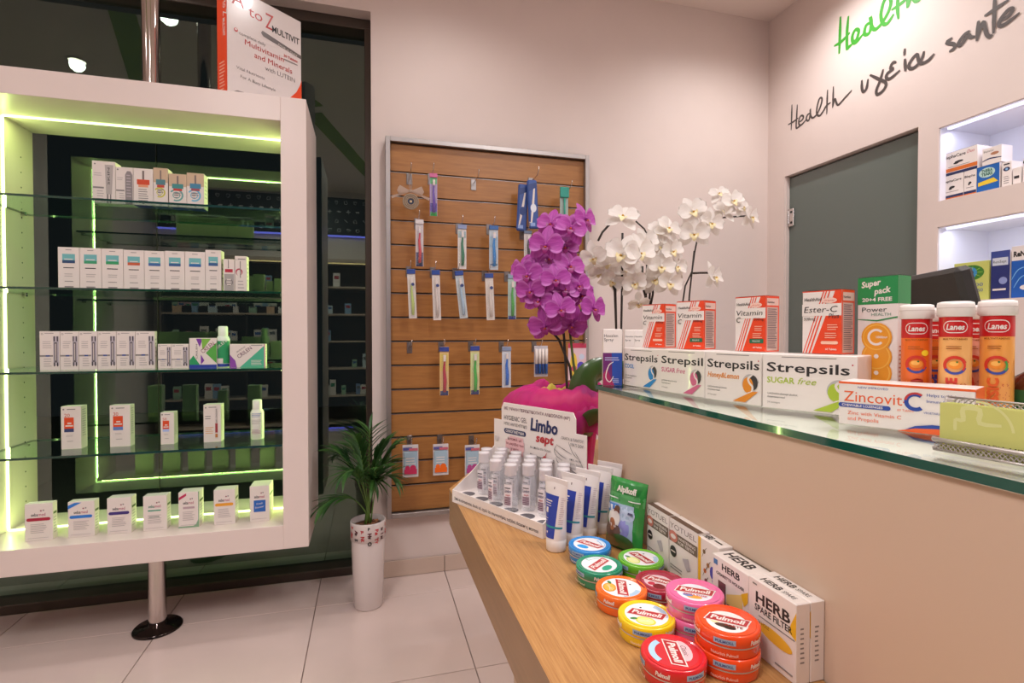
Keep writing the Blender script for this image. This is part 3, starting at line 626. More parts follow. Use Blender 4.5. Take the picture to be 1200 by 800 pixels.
# ------------------------------------------------------------------ hooks and blister packs on the board
CLR = glassy('clear_blister', (.99, .99, .99), ior=1.4, haze=(.9, .9, .92, .04), rough=.08)
HK = M('8c8684', .3, .8)
def hook(x, z):
    t = empty('display_hook', (x, 2.58, z))
    MB().cbox(-.013, -.004, -.045, .013, -.0003, .008, HK, .001).lathe([(.004, 0), (.004, .003)], STEEL, 10, Matrix.Translation((0, -.004, -.02))@Matrix.Rotation(pi/2, 4, 'X')).build('mounting_plate', t)
    MB().tube([(0, -.004, -.012), (0, -.07, -.012), (0, -.115, -.010), (0, -.13, .004), (0, -.137, .02)], .0022, STEEL, 6).build('prong', t)
    return t
def brush_pts(L, k=1): return [(.0, 0, -L*.93), (.002*k, 0, -L*.7), (-.002*k, 0, -L*.45), (.001*k, 0, -L*.3), (0, 0, -L*.18)]
def brush_pack(px, yt, yb, wpx, label, card, head, handle, style, tilt=0, Y=2.49, hk=True):
    a = onY(px, yt, Y); b = onY(px, yb, Y); L = a.z-b.z; w = wpx*(a-Vector((0, 0, CZ))).dot(FW)/F*.96
    hd = L*.10
    o = MB().cbox(-w/2, 0, -L, w/2, .0012, 0, M(card, .45), .0004).build('toothbrush_pack', None, (a.x, Y, a.z), (0, tilt, 0))
    MB().cbox(-w*.52, -.006, -hd, w*.52, -.0002, -.001, M(head, .4), .001).build('header', o)
    if style == 'card': p = Print((0, 0, -L), (1, 0, 0), (0, 0, 1))
    hp = brush_pts(L)
    r = w*.16
    MB().tube(hp, [r*1.1, r*1.25, r*.9, r*.6, r*.55], M(handle, .3), 8).build('toothbrush', o).location = (0, -.011, 0)
    bh = MB().cbox(-w*.13, -.020, -L*.30, w*.13, -.012, -L*.17, WHT, .001).build('bristle_head', o)
    bl = [(-w*.42, -L*.97), (w*.42, -L*.97), (w*.42, -L*.5), (w*.30, -L*.14), (-w*.30, -L*.14), (-w*.42, -L*.5)]
    MB().prism([(x, y) for x, y in bl], .0005, .024, CLR, Matrix.Rotation(pi/2, 4, 'X')).build('blister', o)
    tag(o, label, 'toothbrush', 'toothbrush packs on the slatted board')
    if hk: tag(hook(a.x-.004, a.z+.015), HKL[len(hooks)], 'hook', 'metal hooks on the slatted board'); hooks.append(1)
    return o, w, L
hooks = []; HKL = ['metal hook holding the '+s for s in ('purple toothbrush pack in the top row', 'red toothbrush pack in the second row', 'green toothbrush pack in the second row', 'bright blue toothbrush pack in the second row',
 'black and white toothbrush pack below the blue bag', 'pale green toothbrush pack in the third row', 'plain white toothbrush pack in the third row', 'tilted pale blue toothbrush pack', 'white toothbrush pack fourth in the third row',
 'green toothbrush pack with blue foot', 'yellow and red toothbrush pack', 'yellow and green toothbrush pack', 'light blue toothbrush pack in the lower row')]
def stripe(o, w, L, items):
    p = Print((0, -.0002, -L), (1, 0, 0), (0, 0, 1), step=5e-5)
    for (a, b, c) in items: p.rect(-w*.45, L*a, w*.45, L*b, M(c, .5))
    p.build('card_print', o)
o, w, L = brush_pack(508, 203, 253, 9, 'purple and pink toothbrush pack hanging top left beside the ribbon ornament', 'b9a3cf', 'd06a9a', '6a4ab0', 0); stripe(o, w, L, [(0, .1, '3aa050'), (.1, .3, '5a4ab0'), (.75, .9, '6ac080')])
o, w, L = brush_pack(491.5, 257, 312, 9.5, 'toothbrush pack with a red handle and dark blue foot', 'd8d2d4', 'd9d4d6', 'c83a4a', 0); stripe(o, w, L, [(.0, .14, '2a2f5a'), (.14, .3, '38427a')])
o, w, L = brush_pack(541.5, 263, 315, 10.5, 'white toothbrush pack with a green and white handle', 'ece6e2', '8a9ac0', '1f7a58', 0); stripe(o, w, L, [(.7, .85, 'a9c0c0')])
o, w, L = brush_pack(578.5, 264, 316, 11, 'light toothbrush pack with a bright blue handle', 'c9d4dc', '3f6aa8', '2a86cf', 0); stripe(o, w, L, [(.1, .13, '2a6a9a'), (.5, .75, 'a8c8da')])
o, w, L = brush_pack(618.5, 270, 308, 9.5, 'white toothbrush pack with black handle partly behind the pink orchid', 'e4e0de', '6f7f98', '26262c', 0)
for (px, yt, yb, wp, lb, hc, tl, cd) in ((481.5, 315, 373, 9.5, 'white toothbrush pack with pale green handle, leftmost in the third row', 'b9cf78', .04, 'e6dfda'), (510.5, 316, 375, 9.5, 'plain white toothbrush pack, second in the third row', 'd9cfc8', .03, 'e8e0da'),
    (537.5, 317, 373, 10, 'tilted toothbrush pack with pale blue handle, third in the third row', 'a8c4d8', .11, 'ccd6da'), (573, 320, 375, 10, 'plain white toothbrush pack, fourth in the third row', 'dcd2ca', .04, 'e9e1da')):
    o, w, L = brush_pack(px, yt, yb, wp, lb, cd, '2f4d98', hc, 0, -tl)
    p = Print((0, -.025, -L), (1, 0, 0), (0, 0, 1)); p.disc(w*.1, L*.68, w*.2, M('3a4a80', .5)).build('logo_print', o)
o, w, L = brush_pack(600, 321, 374, 10, 'toothbrush pack with green handle and blue foot, rightmost visible in the third row', 'b8d0cc', '8fa0b8', '4aa84a', 0); stripe(o, w, L, [(0, .08, '2a4090')])
o, w, L = brush_pack(520.5, 406, 463, 11, 'yellow toothbrush pack with a red handle in the lower row', 'ecc88a', '3a4a98', 'b8344a', 0); stripe(o, w, L, [(0, .09, '243a78'), (.5, .85, 'e8d06a')])
o, w, L = brush_pack(556.5, 405, 462, 11, 'yellow edged toothbrush pack with a lime green handle in the lower row', 'e6dca0', '3a4a98', '45b24a', 0); stripe(o, w, L, [(0, .09, '243a78'), (.45, .85, 'dfe8a8')])
o, w, L = brush_pack(593.5, 406, 454, 11, 'white toothbrush pack with a blue handle just above the pink wrapping', 'dbe0e8', '8a98b8', '2f6fd0', 0)
def lone_hook(px, py, label):
    a = onY(px, py, 2.575); tag(hook(a.x, a.z), label, 'hook', 'metal hooks on the slatted board')
lone_hook(555, 212, 'empty metal hook in the top row of the slatted board'); lone_hook(480, 403, 'empty metal hook at the left of the lower row')
# ribbon ornament with a small bottle
a = onY(481, 203, 2.49); lone_hook(479.5, 205, 'metal hook carrying the ribbon tied ornament')
t = empty('ribbon_ornament', (a.x, 2.485, a.z)); tag(t, 'round rope medallion with a sheer beige bow hanging top left on the board', 'ornament')
RB = M('d9c4b4', .5, trans=.5); ROPE = M('9c8a76', .7, bump=.4, scale=300)
MB().tube([(-.006, 0, -.002), (-.008, 0, -.05), (0, 0, -.085)], .001, RB, 5).tube([(.006, 0, -.002), (.008, 0, -.05), (0, 0, -.085)], .001, RB, 5).build('hanging_cord', t)
b = MB()
for s in (-1, 1):
    b.add([(0, -.006, -.085), (s*.05, -.012, -.062), (s*.062, -.004, -.085), (s*.05, -.012, -.102), (s*.055, .004, -.064), (s*.055, .004, -.1)], [(0, 1, 2, 3), (0, 4, 2, 5)], RB, True)
    b.add([(0, -.008, -.088), (s*.012, -.008, -.088), (s*.09, -.004, -.112), (s*.085, -.004, -.124)], [(0, 1, 2, 3)], RB)
b.lathe([(.008, -.006), (.010, 0), (.008, .006)], RB, 12, Matrix.Translation((0, -.006, -.086))).build('bow', t)
md = MB(); ro = Matrix.Translation((0, -.008, -.135))@Matrix.Rotation(pi/2, 4, 'X')
for k, r in enumerate((.034, .026, .018)): md.lathe([(r-.004, 0), (r-.003, .004), (r, .006), (r+.003, .004), (r+.004, 0)], ROPE, 28, ro)
md.disc(.014, .003, M('2a3850', .3), 20, ro).disc(.006, .005, M('c9b08a', .3), 14, ro).build('medallion', t)
MB().lathe([(.008, 0), (.009, .002), (.009, .035), (.004, .042), (.004, .05)], CLR, 14, Matrix.Translation((0, .004, -.075))).build('glass_vial', t)
# blue toothpaste bags
a = onY(620, 212, 2.50); lone_hook(622, 210, 'metal hook holding the blue bagged packs')
for i, (px, yt, yb, w, lb) in enumerate(((613.5, 216, 271, .052, 'blue and white long pouch, left of the pair near the top'), (623, 211, 268, .05, 'blue long pouch with a round white window, right of the pair near the top'))):
    A_ = onY(px, yt, 2.505-.03*i); B_ = onY(px, yb, 2.505-.03*i); L = A_.z-B_.z
    o = MB().cbox(-w/2, -.009, -L, w/2, .009, 0, M('35549a', .35), .006).build('brush_pouch', None, A_, (0, .05-.1*i, 0)); tag(o, lb, 'pouch', 'blue pouches on the top row')
    p = Print((0, -.0092, -L), (1, 0, 0), (0, 0, 1)); p.stroke([(-w*.3, L*.1), (-w*.05, L*.45), (w*.2, L*.9)], w*.22, WHT)
    p.poly([(-w*.45, L*.75), (w*.45, L*.85), (w*.45, L*.95), (-w*.45, L*.9)], M('27407e', .4)).disc(0, L*.42, w*.3, M('dfe4ee', .4) if i else M('27407e', .4), ry=w*.42).rect(-w*.4, L*.05, w*.1, L*.12, M('8fa8da', .4)).build('front_print', o)
# teal pack
a = onY(661, 219, 2.49); lone_hook(659.5, 224, 'metal hook at the top right of the board')
o = MB().cbox(-.022, 0, -.20, .022, .0014, 0, M('a9b9b4', .4), .0004).build('floss_pack', None, a); tag(o, 'teal topped narrow pack hanging top right on the board above the pink orchid', 'pack')
MB().cbox(-.024, -.012, -.055, .024, 0, -.002, M('2f9a8a', .35), .003).build('header', o); MB().tube([(0, -.009, -.06), (0, -.009, -.18)], .005, M('3a9a86', .3), 8).build('toothbrush', o)
lone_hook(671, 277, 'metal hook mostly hidden behind the pink orchid')
o = MB().cbox(-.016, 0, -.16, .016, .0014, 0, M('d8cfd4', .4), .0004).build('toothbrush_pack', None, onY(672, 280, 2.49)); tag(o, 'pale toothbrush pack mostly hidden behind the pink orchid', 'toothbrush'); MB().tube([(0, -.007, -.02), (0, -.007, -.15)], .005, M('a04a5a', .3), 8).build('toothbrush', o)
# small interdental multi pack and pink pack
lone_hook(626, 402, 'metal hook holding the small blue and white multi pack')
a = onY(634, 405, 2.49); o = MB().cbox(-.036, 0, -.155, .036, .0014, 0, M('c9c4cc', .4), .0004).build('brush_pack', None, a); tag(o, 'small multi pack of blue and white brushes beside the pink orchid stem', 'pack')
for k in range(4): MB().tube([(-.026+k*.0175, -.008, -.14), (-.026+k*.0175, -.008, -.02)], .0072, M('35549a' if k % 2 == 0 else '2f62b0', .35), 8).tube([(-.026+k*.0175, -.0083, -.09), (-.026+k*.0175, -.0083, -.015)], .0076, WHT, 8).build('small_brush', o)
lone_hook(676, 400, 'metal hook holding the pink and violet pack'); a = onY(676.5, 402, 2.50); o = MB().cbox(-.05, 0, -.19, .05, .0014, 0, M('e4c6cf', .4), .0005).build('soother_pack', None, a); tag(o, 'pink and violet round edged pack behind the pink orchid stem', 'pack')
p = Print((0, -.0001, -.19), (1, 0, 0), (0, 0, 1)); p.rect(-.05, .165, .05, .19, M('c23a5a', .4)).disc(.02, .06, .024, M('5a4ac0', .4), ry=.035).disc(-.02, .08, .02, M('e8c84a', .4), ry=.06).disc(-.018, .06, .015, M('c24a6a', .4)).disc(.024, .12, .015, M('c9d4ea', .4)).build('card_print', o)
# sachets in the bottom row
for (px, yt, yb, c, lb) in ((481, 521, 559, 'cc2f5e', 'small sachet pack with a crimson foot, left in the bottom row'), (516.5, 520, 556.5, 'ee6a1c', 'small sachet pack with an orange foot in the bottom row'), (553.5, 521, 557, 'b04a8a', 'small sachet pack partly hidden by the gel display')):
    lone_hook(px-1, yt-9, 'metal hook holding the '+lb[:34].strip().rsplit(' ', 1)[0]+(' on the left' if px < 500 else ' in the middle' if px < 540 else ' by the gel display'))
    A_ = onY(px, yt, 2.52); B_ = onY(px, yb, 2.52); L = A_.z-B_.z; w = .074
    o = MB().cbox(-w/2, 0, -L, w/2, .002, 0, M('d9d2d2', .4), .0006).build('sachet_pack', None, A_); tag(o, lb, 'pack', 'sachet packs in the bottom row')
    MB().cbox(-w*.44, -.006, -L*.92, w*.44, -.0002, -L*.2, M('a3bccb', .3), .003).build('sachet', o)
    p = Print((0, -.0062, -L), (1, 0, 0), (0, 0, 1)); p.rect(-w*.40, L*.1, w*.40, L*.26, M(c, .4)).disc(-w*.2, L*.3, w*.15, M(c, .4), n=10).disc(w*.15, L*.29, w*.2, M(c, .4), n=10).lines(-w*.3, w*.3, L*.6, 3, L*.08, WHT)
    p.k += 0; p.rect(-w*.48, L*.84, w*.1, L*.93, M('5a5a98', .4)).rect(-w*.1, L*.82, w*.46, L*.9, M('c86a7a', .4)).build('card_print', o)

# ------------------------------------------------------------------ planter and palm
PLX, PLY = -.005, 2.37
pw = M('dcd2cf', .25, coat=.4)
pot = empty('potted_palm', (PLX, PLY, 0)); tag(pot, 'small green palm in a tall white planter with coloured letters round the rim', 'plant')
MB().lathe([(.0001, .001), (.058, .001), (.062, .006), (.071, .26), (.0715, .30)], pw, 40).build('body', pot)
MB().lathe([(.0715, .30), (.0755, .302), (.076, .375), (.0745, .380), (.069, .380), (.067, .355)], pw, 40).build('rim_band', pot)
MB().lathe([(.0665, .352), (.03, .358), (.0001, .360)], M('6a4630', .9, noise=.5, scale=60, bump=.8), 30).build('soil', pot)
ch = MB()
for k in range(26):
    a = random.random()*6.28; r = random.random()*.055; q = Matrix.Translation((r*cos(a), r*sin(a), .362))@Matrix.Rotation(random.random()*3, 4, 'Z')@Matrix.Rotation(random.random()-.5, 4, 'X')
    ch.cbox(-.009, -.005, -.002, .009, .005, .002, M('8a5c3e', .9), .001, mx=q)
tag(ch.build('bark_chips', pot), kind='stuff')
p = Print((0, 0, 0), (cos(0), 0, 0), (0, 0, 1), step=1.2e-4); p.n = Vector((0, -1, 0)); p.wrap = .0758
words = ['PHYTO', 'PARTY', 'DRINK', 'DAAP', 'CABR', 'WAVE', 'ARTS', 'PINK']; cc = [INK, M('b02a30', .5), M('5a1f26', .5), M('c03038', .5)]
for i in range(16):
    wd = words[i % 8]; x = -.0758*pi+i*.0297
    for j, chh in enumerate(wd[:5]):
        sz = .0125 if (i+j) % 3 else .016
        p.k = 1.5; p.text(chh, x+random.uniform(-.001, .001), .360-j*.0122-.004, sz, cc[(i*3+j*2) % 4], bold=.05, rot=[-pi/2, -pi/2, 0][(i+j) % 3])
p.build('letter_print', pot)
palm = pot; PZ = Vector((0, 0, .36))
LG = M('3f6a2e', .4, noise=.25, scale=14, trans=.2); LG2 = M('2f5a2a', .4, noise=.2, scale=14, trans=.2); ST = M('5f8038', .45)
def leaflet_mesh(mat):
    mb = MB(); N = 6; vs = []
    for i in range(N+1):
        t = i/N; w = .0075*(sin(pi*min(1, t*.9+.1))**.7)*(1-t**4); z = -.14*t*t*.25
        vs += [(-w, t, z+.1*w), (0, t, z-.3*w), (w, t, z+.1*w)]
    fs = []
    for i in range(N): a = i*3; fs += [(a, a+1, a+4, a+3), (a+1, a+2, a+5, a+4)]
    mb.add(vs, fs, mat, True); o = mb.build('leaflet'); me = o.data; bpy.data.objects.remove(o); return me
LM = [leaflet_mesh(LG), leaflet_mesh(LG2)]
right = Vector((cos(TH*.1), 0, 0)); 
fr = [(-.20, -.09, .11, 1), (-.15, .05, .33, 0), (-.05, -.05, .40, 0), (.01, .04, .41, 0), (.07, -.03, .37, 0), (.12, -.02, .35, 0), (.12, -.06, .20, 1), (-.10, -.12, .25, 1), (.05, -.12, .28, 0), (.09, .05, .26, 0), (-.08, .10, .34, 0), (.03, -.06, .20, 1)]
for (dx, dy, dz, droop) in fr:
    base = Vector((random.uniform(-.015, .015), random.uniform(-.015, .015), 0)); tip = Vector((dx, dy, dz)); mid = Vector((dx*.30, dy*.30, dz*.75+(.13 if droop else .02)))
    P = []
    for i in range(13):
        t = i/12; P.append(PZ+base*(1-t)**2+mid*2*t*(1-t)+tip*t*t)
    fo = MB().tube(P, [.0035*(1-.75*i/12) for i in range(13)], ST, 6).build('frond', palm)
    n = 11; 
    for k in range(n):
        t = .40+.60*k/(n-1); i = min(11, int(t*12)); q = P[i].lerp(P[i+1], t*12-i); d = (P[i+1]-P[i]).normalized()
        sidev = d.cross(Vector((0, 0, 1))).normalized(); ln = .135*(1-.45*abs(t-.62)/.4)*random.uniform(.85, 1.1)
        for s in ((-1, 1) if k < n-1 else (0,)):
            dr_ = (d*1.0+sidev*s*.62+Vector((0, 0, random.uniform(-.12, .10)))).normalized()
            xx = dr_.cross(Vector((0, 0, 1))).normalized(); zz = xx.cross(dr_)
            m = Matrix((xx, dr_*ln, zz*1.0)).transposed().to_4x4(); m.translation = q
            l = link('leaflet', LM[(k+i) % 2], fo); l.matrix_local = m
# ------------------------------------------------------------------ counter: oak ledge, clad front, glass top
LZ, GZ, PX, PY1 = .84, 1.093, .455, .985
OAK = wood('oak_ledge', '9c6c3c', 'b98a54', 9, (60, 1.6, 8), .35, .3); OAKS = wood('oak_edge', '8f6a48', '9a7350', 7, (3, 1.2, 20), .4, .1)
co = empty('sales_counter', (.6, .2, 0)); tag(co, 'sales counter with an oak ledge, beige clad front and green edged glass top', 'counter')
ox, oy = -.6, -.2
lp = [(.179, -.45), (PX-.002, -.45), (PX-.002, PY1+.002), (1.4, PY1+.002), (1.4, 1.62), (.42, 1.62), (.179, 1.196)]
MB().prism([(x+ox, y+oy) for x, y in lp], LZ-.082, LZ, OAK, side=OAKS).build('wood_ledge', co)
MB().box(.26+ox, -.4+oy, 0, PX-.004+ox, .93+oy, LZ-.083, M('b89a80', .5)).box(.50+ox, 1.05+oy, 0, 1.3+ox, 1.5+oy, LZ-.083, M('b89a80', .5)).build('plinth', co)
MB().cbox(PX+ox, -.45+oy, 0, PX+.03+ox, PY1+oy, GZ-.009, CLAD, .001).build('front_panel', co)
MB().box(PX+.0305+ox, PY1-.03+oy, 0, .86+ox, PY1+oy, GZ-.009, CLAD).build('end_panel', co)
MB().cbox(PX+.0305+ox, -.45+oy, GZ-.04, .86+ox, PY1-.0305+oy, GZ-.009, M('e8dcd4', .3), .001).build('top_board', co)
gt = MB(); x0, x1, y0, y1, z0, z1 = PX-.004+ox, .865+ox, -.45+oy, PY1+.004+oy, GZ-.0085, GZ
vv = [(x0,y0,z0),(x1,y0,z0),(x1,y1,z0),(x0,y1,z0),(x0,y0,z1),(x1,y0,z1),(x1,y1,z1),(x0,y1,z1)]
TG = glassy('counter_glass', (.93, .97, .95), ior=1.5, refl=(1, 1, 1), gain=.75)
gt.add(vv, [(0,3,2,1),(4,5,6,7)], TG); gt.add(vv, [(0,1,5,4),(1,2,6,5),(2,3,7,6),(3,0,4,7)], M('135044', .08, coat=1)); gt.build('glass_top', co)
MB().cbox(.49+ox, -.45+oy, .70, 1.45+ox, PY1-.04+oy, .74, M('d9cbc2', .4), .001).build('inner_desk', co)
MB().box(1.40+ox, -.45+oy, 0, 1.43+ox, .90+oy, .70, CLAD).build('desk_side', co)

# ---- printing helpers for the lozenge boxes
def swirl(p, x, y, r, m, kmat=None):
    k = kmat or M('3d3a3c', .4)
    p.ring(x, y, r*.55, r, M('b9b4b4', .4), .2, 3.5); p.disc(x+r*.30, y+r*.15, r*.55, k, ry=r*.75); p.disc(x-r*.30, y-r*.12, r*.62, m, ry=r*.80)
    pts = [(x+r*.62*cos(a)*(1 if a < pi else -1)*0+x*0, 0) for a in (0,)]
    p.stroke([(x+r*.25, y+r*.95), (x-r*.25, y+r*.55), (x-r*.1, y+r*.1), (x+r*.25, y-r*.25), (x+r*.15, y-r*.8), (x-r*.35, y-r*.95)], r*.22, WHT)
    p.poly([(x-r*2.1, y-r*1.9), (x-r*.6, y-r*1.9), (x+r*.9, y-r*.7), (x+r*.2, y-r*.75)], m)
WB = M('e9e0db', .3, coat=.2)
def loz(word, sub, sub2, c, w1=.86, subsh=0):
    cm = M(c, .35)
    def fn(p, w, h):
        p.rect(w*.22, h*.94, w*.8, h*.955, GREY)
        p.text(word, w*.05, h*.68, h*.175, INK, w=w*w1, bold=.014)
        if word == 'Strepsils': p.disc(w*.955, h*.85, h*.014, M('c03048', .4), n=8)
        p.text(sub, w*.055, h*.475, h*.11, cm, bold=.02, maxw=w*(.34 if sub2 else .58), shear=0 if sub2 or sub == 'COOL' else .25)
        if sub2: p.text(sub2, w*.40, h*.475, h*.12, cm, shear=.35, w=w*.20)
        p.text('2,4-Dichlorobenzyl alcohol,', w*.06, h*.26, h*.035, INK, maxw=w*.36).text('Amylmetacresol', w*.06, h*.20, h*.035, INK, maxw=w*.26)
        p.text('24 lozenges', w*.06, h*.10, h*.035, GREY, maxw=w*.2); swirl(p, w*.83, h*.40, h*.19, cm)
    return fn
def glass_pt(x, y): return onZ(x, y, GZ+.0004)
def edge_box(p0, p1, d, h, label, front, grp, **k):
    P0, P1 = Vector((*p0, GZ+.0004)), Vector((*p1, GZ+.0004))
    return carton('lozenge_box', label, (P1-P0).length, d, h, WB, P0, P1, grp, 'box', front, c=.0008, **k)
GS = 'white lozenge boxes along the glass counter edge'
edge_box((.507, .976), (.519, .856), .055, .076, 'white lozenge box with a blue swirl, farthest along the glass counter', loz('Strepsils', 'COOL', '', '2a86c8', .9), GS)
edge_box((.516, .852), (.530, .738), .055, .077, 'white lozenge box with a pink swirl on the glass counter', loz('Strepsil', 'SUGAR', 'free', 'd0648c', .92), GS)
edge_box((.528, .734), (.549, .632), .055, .077, 'white lozenge box with an orange swirl on the glass counter', loz('Strepsils', 'Honey&Lemon', '', 'e08a2a', .92), GS)
edge_box((.546, .626), (.595, .518), .055, .077, 'white lozenge box with a lime green swirl, nearest of its row on the glass', loz('Strepsils', 'SUGAR', 'free', 'a9c03a', .88), GS)
# zinc box
def zin(p, w, h):
    o2 = M('e8602a', .35); bl = M('2a4aa0', .35)
    p.rect(0, h*.95, w, h, o2); p.text('NEW IMPROVED', w*.16, h*.86, h*.05, bl, w=w*.24)
    p.text('Zincovit-', w*.045, h*.55, h*.25, o2, w=w*.50).ring(w*.60, h*.655, h*.12, h*.20, bl, .9, 5.4).ring(w*.60, h*.66, h*.155, h*.20, M('c03a3a', .35), .9, 3.0)
    p.pill(-w*.0, h*.41, w*.42, h*.51, bl); p.text('CHEWABLE LOZENGES', w*.03, h*.435, h*.055, WHT, w=w*.33, bold=.02)
    p.text('Helps to Maintain', w*.68, h*.79, h*.065, bl, w=w*.27).text('Immune System', w*.68, h*.66, h*.065, bl, w=w*.2).text('60 Tablets', w*.47, h*.43, h*.05, o2, w=w*.12).text('VEGETARIAN', w*.66, h*.42, h*.045, bl, w=w*.14)
    p.text('Zinc with Vitamin C', w*.08, h*.25, h*.085, o2, w=w*.42).text('and Propolis', w*.08, h*.12, h*.085, o2, w=w*.25)
    p.poly([(w*.50, 0), (w*.60, h*.14), (w*.72, h*.20), (w*.85, h*.20), (w, h*.12), (w, 0)], bl).poly([(w*.47, 0), (w*.60, h*.09), (w*.78, h*.13), (w, h*.05), (w, 0)], o2)
carton('supplement_box', 'long white and orange zinc lozenge box lying in front of the orange tubes', .122, .048, .050, WB, (.534, .489, GZ+.0004), (.585, .377, GZ+.0004), None, 'box', zin, lambda p, w, h: p.rect(0, 0, w, h, M('e8602a', .35)), c=.0008)
# vitamin boxes standing on the lozenge boxes
VB = M('e9e0db', .3, coat=.2); VO = M('e5431c', .3, coat=.2)
def vit(l1, l2, l3, green=False):
    def fn(p, w, h):
        p.rect(0, h*.985, w, h, VO)
        p.poly([(w*.62, h*.985), (w, h*.985), (w, h*.80), (w*.50, h*.80)], VO) if False else None
        for k, (a, b) in enumerate(((.02, .05), (.09, .13), (.17, .23))): p.poly([(w*(a), 0), (w*(a+.025+.01*k), 0), (w*(.52+a+.03), h*.985), (w*(.52+a), h*.985)], VO)
        p.poly([(w*.26, 0), (w, 0), (w, h*.985), (w*.84, h*.985)], VO)
        p.rect(0, h*.62, w*.99, h*.80, VB) if False else p.poly([(0, h*.60), (w, h*.60), (w, h*.79), (0, h*.79)], VB)
        p.text('HealthAid', w*.06, h*.84, h*.055, INK, w=w*.44, bold=.01).disc(w*.70, h*.84, w*.19, M('f2c9bc', .4), ry=h*.045).text('10% EXTRA', w*.70, h*.825, h*.025, M('c8401c', .4), align='C', maxw=w*.26)
        p.text(l1, w*.05, h*.655, h*.10, INK, w=w*(.86 if len(l1) < 8 else .9), shear=.15)
        p.text(l2, w*.05, h*.53, h*.10 if len(l2) < 3 else h*.05, INK, maxw=w*.42, shear=.15).text(l3, w*.95, h*.56, h*.05 if 'mg' in l3 else h*.075, INK, align='R', shear=.15, maxw=w*.5)
        p.lines(w*.66, w*.92, h*.46, 3, h*.035, M('f2b8a0', .4)).lines(w*.6, w*.92, h*.33, 3, h*.035, M('f2b8a0', .4))
        if green: p.rect(w*.5, h*.15, w*.95, h*.23, M('1f6a4a', .4)).text('RELEASE', w*.72, h*.175, h*.03, WHT, align='C', maxw=w*.35)
        else: p.pill(w*.5, h*.15, w*.93, h*.20, M('f2c0a8', .4))
        p.text('60 Tablets', w*.9, h*.06, h*.03, WHT, align='R', bold=.02, maxw=w*.4)
    return fn
def vside(p, w, h):
    p.rect(0, 0, w, h, VO); p.rect(w*.08, h*.02, w*.90, h*.80, M('c9a79c', .4)).rect(w*.08, h*.83, w*.95, h*.96, M('e0b8ac', .4)).text('Nutrition', w*.12, h*.87, h*.04, INK, maxw=w*.7, bold=.02)
    p.lines(w*.14, w*.84, h*.77, 22, h*.033, M('5f4a52', .5))
VT = GZ+.0004+.0782
GV = 'orange and white vitamin boxes standing on the lozenge boxes'
for (xl, xc, xr, t, w, h, f_, lb) in ((752.8, 778.6, 792, 1.0, .052, .084, vit('Vitamin', 'C', '500mg'), 'orange and white vitamin box with a red stripe panel, farthest along the counter'),
    (793, 825, 838.5, .895, .052, .084, vit('Vitamin', 'C', '1000mg', True), 'orange and white vitamin box with a green tag, second from the far end'),
    (861.5, 897, 912.7, .785, .052, .0845, vit('Vitamin', 'C', '1500mg', True), 'orange and white vitamin box with a green tag standing alone in the middle'),
    (940, 986, 1001, .695, .053, .0865, vit('Ester-C', '500mg', 'Plus'), 'larger orange and white vitamin box beside the green topped pack')):
    P0, P1, ww, dd = corner_box(xl, xc, xr, t, w, VT)
    carton('vitamin_box', lb, ww, max(.03, min(.055, abs(dd))), h, VB, P0, P1, GV, 'box', f_, vside, top=lambda p, w, h: p.rect(0, 0, w, h, VO), c=.0008)
# spray boxes at the far end
def hexf(big):
    def fn(p, w, h):
        p.text('Hexalen', w*.06, h*.86, h*.055 if big else h*.035, INK, maxw=w*.85).text('Spray', w*.06, h*.79, h*.055 if big else h*.035, INK, maxw=w*.7)
        p.poly([(0, 0), (w*.62, 0), (w*.5, h*.58), (0, h*.58)], M('6a2a6a', .4)).poly([(w*.5, 0), (w, 0), (w, h*.58), (w*.45, h*.58)], M('2a4aa0', .4)).poly([(0, 0), (w*.6, 0), (w*.2, h*.3), (0, h*.2)], M('a02a5a', .4))
        p.stroke([(w*.55, h*.42), (w*.3, h*.35), (w*.15, h*.15), (w*.35, h*.06), (w*.55, h*.16)], w*.05, WHT).lines(w*.1, w*.85, h*.5, 2, h*.04, M('b9b8e0', .4)).lines(w*.5, w*.9, h*.12, 3, h*.03, M('b9b8e0', .4))
    return fn
P0, P1 = Vector((.487, 1.018-.05, GZ+.0004)), None
P0, P1, ww, dd = corner_box(706.3, 728, 731, 1.10, .042, GZ+.0004)
carton('spray_box', 'white throat spray box with purple and blue lower half at the far counter end', .0385, .020, .114, WB, onZ(706.5, 451.2, GZ+.0004)*1.0, rot=radians(-21), group='spray boxes at the far end of the counter', front=hexf(True), c=.0008)
for i, (px, lb) in enumerate(((732, 'white spray box, middle one behind the blue swirl lozenge box'), (743, 'white spray box farthest right behind the blue swirl lozenge box'))):
    a = atd(px, 390, 1.125); carton('spray_box', lb, .0205, .018, .113, WB, (a.x, a.y, GZ+.0004), rot=radians(-26), group='spray boxes at the far end of the counter', front=hexf(False), c=.0008)
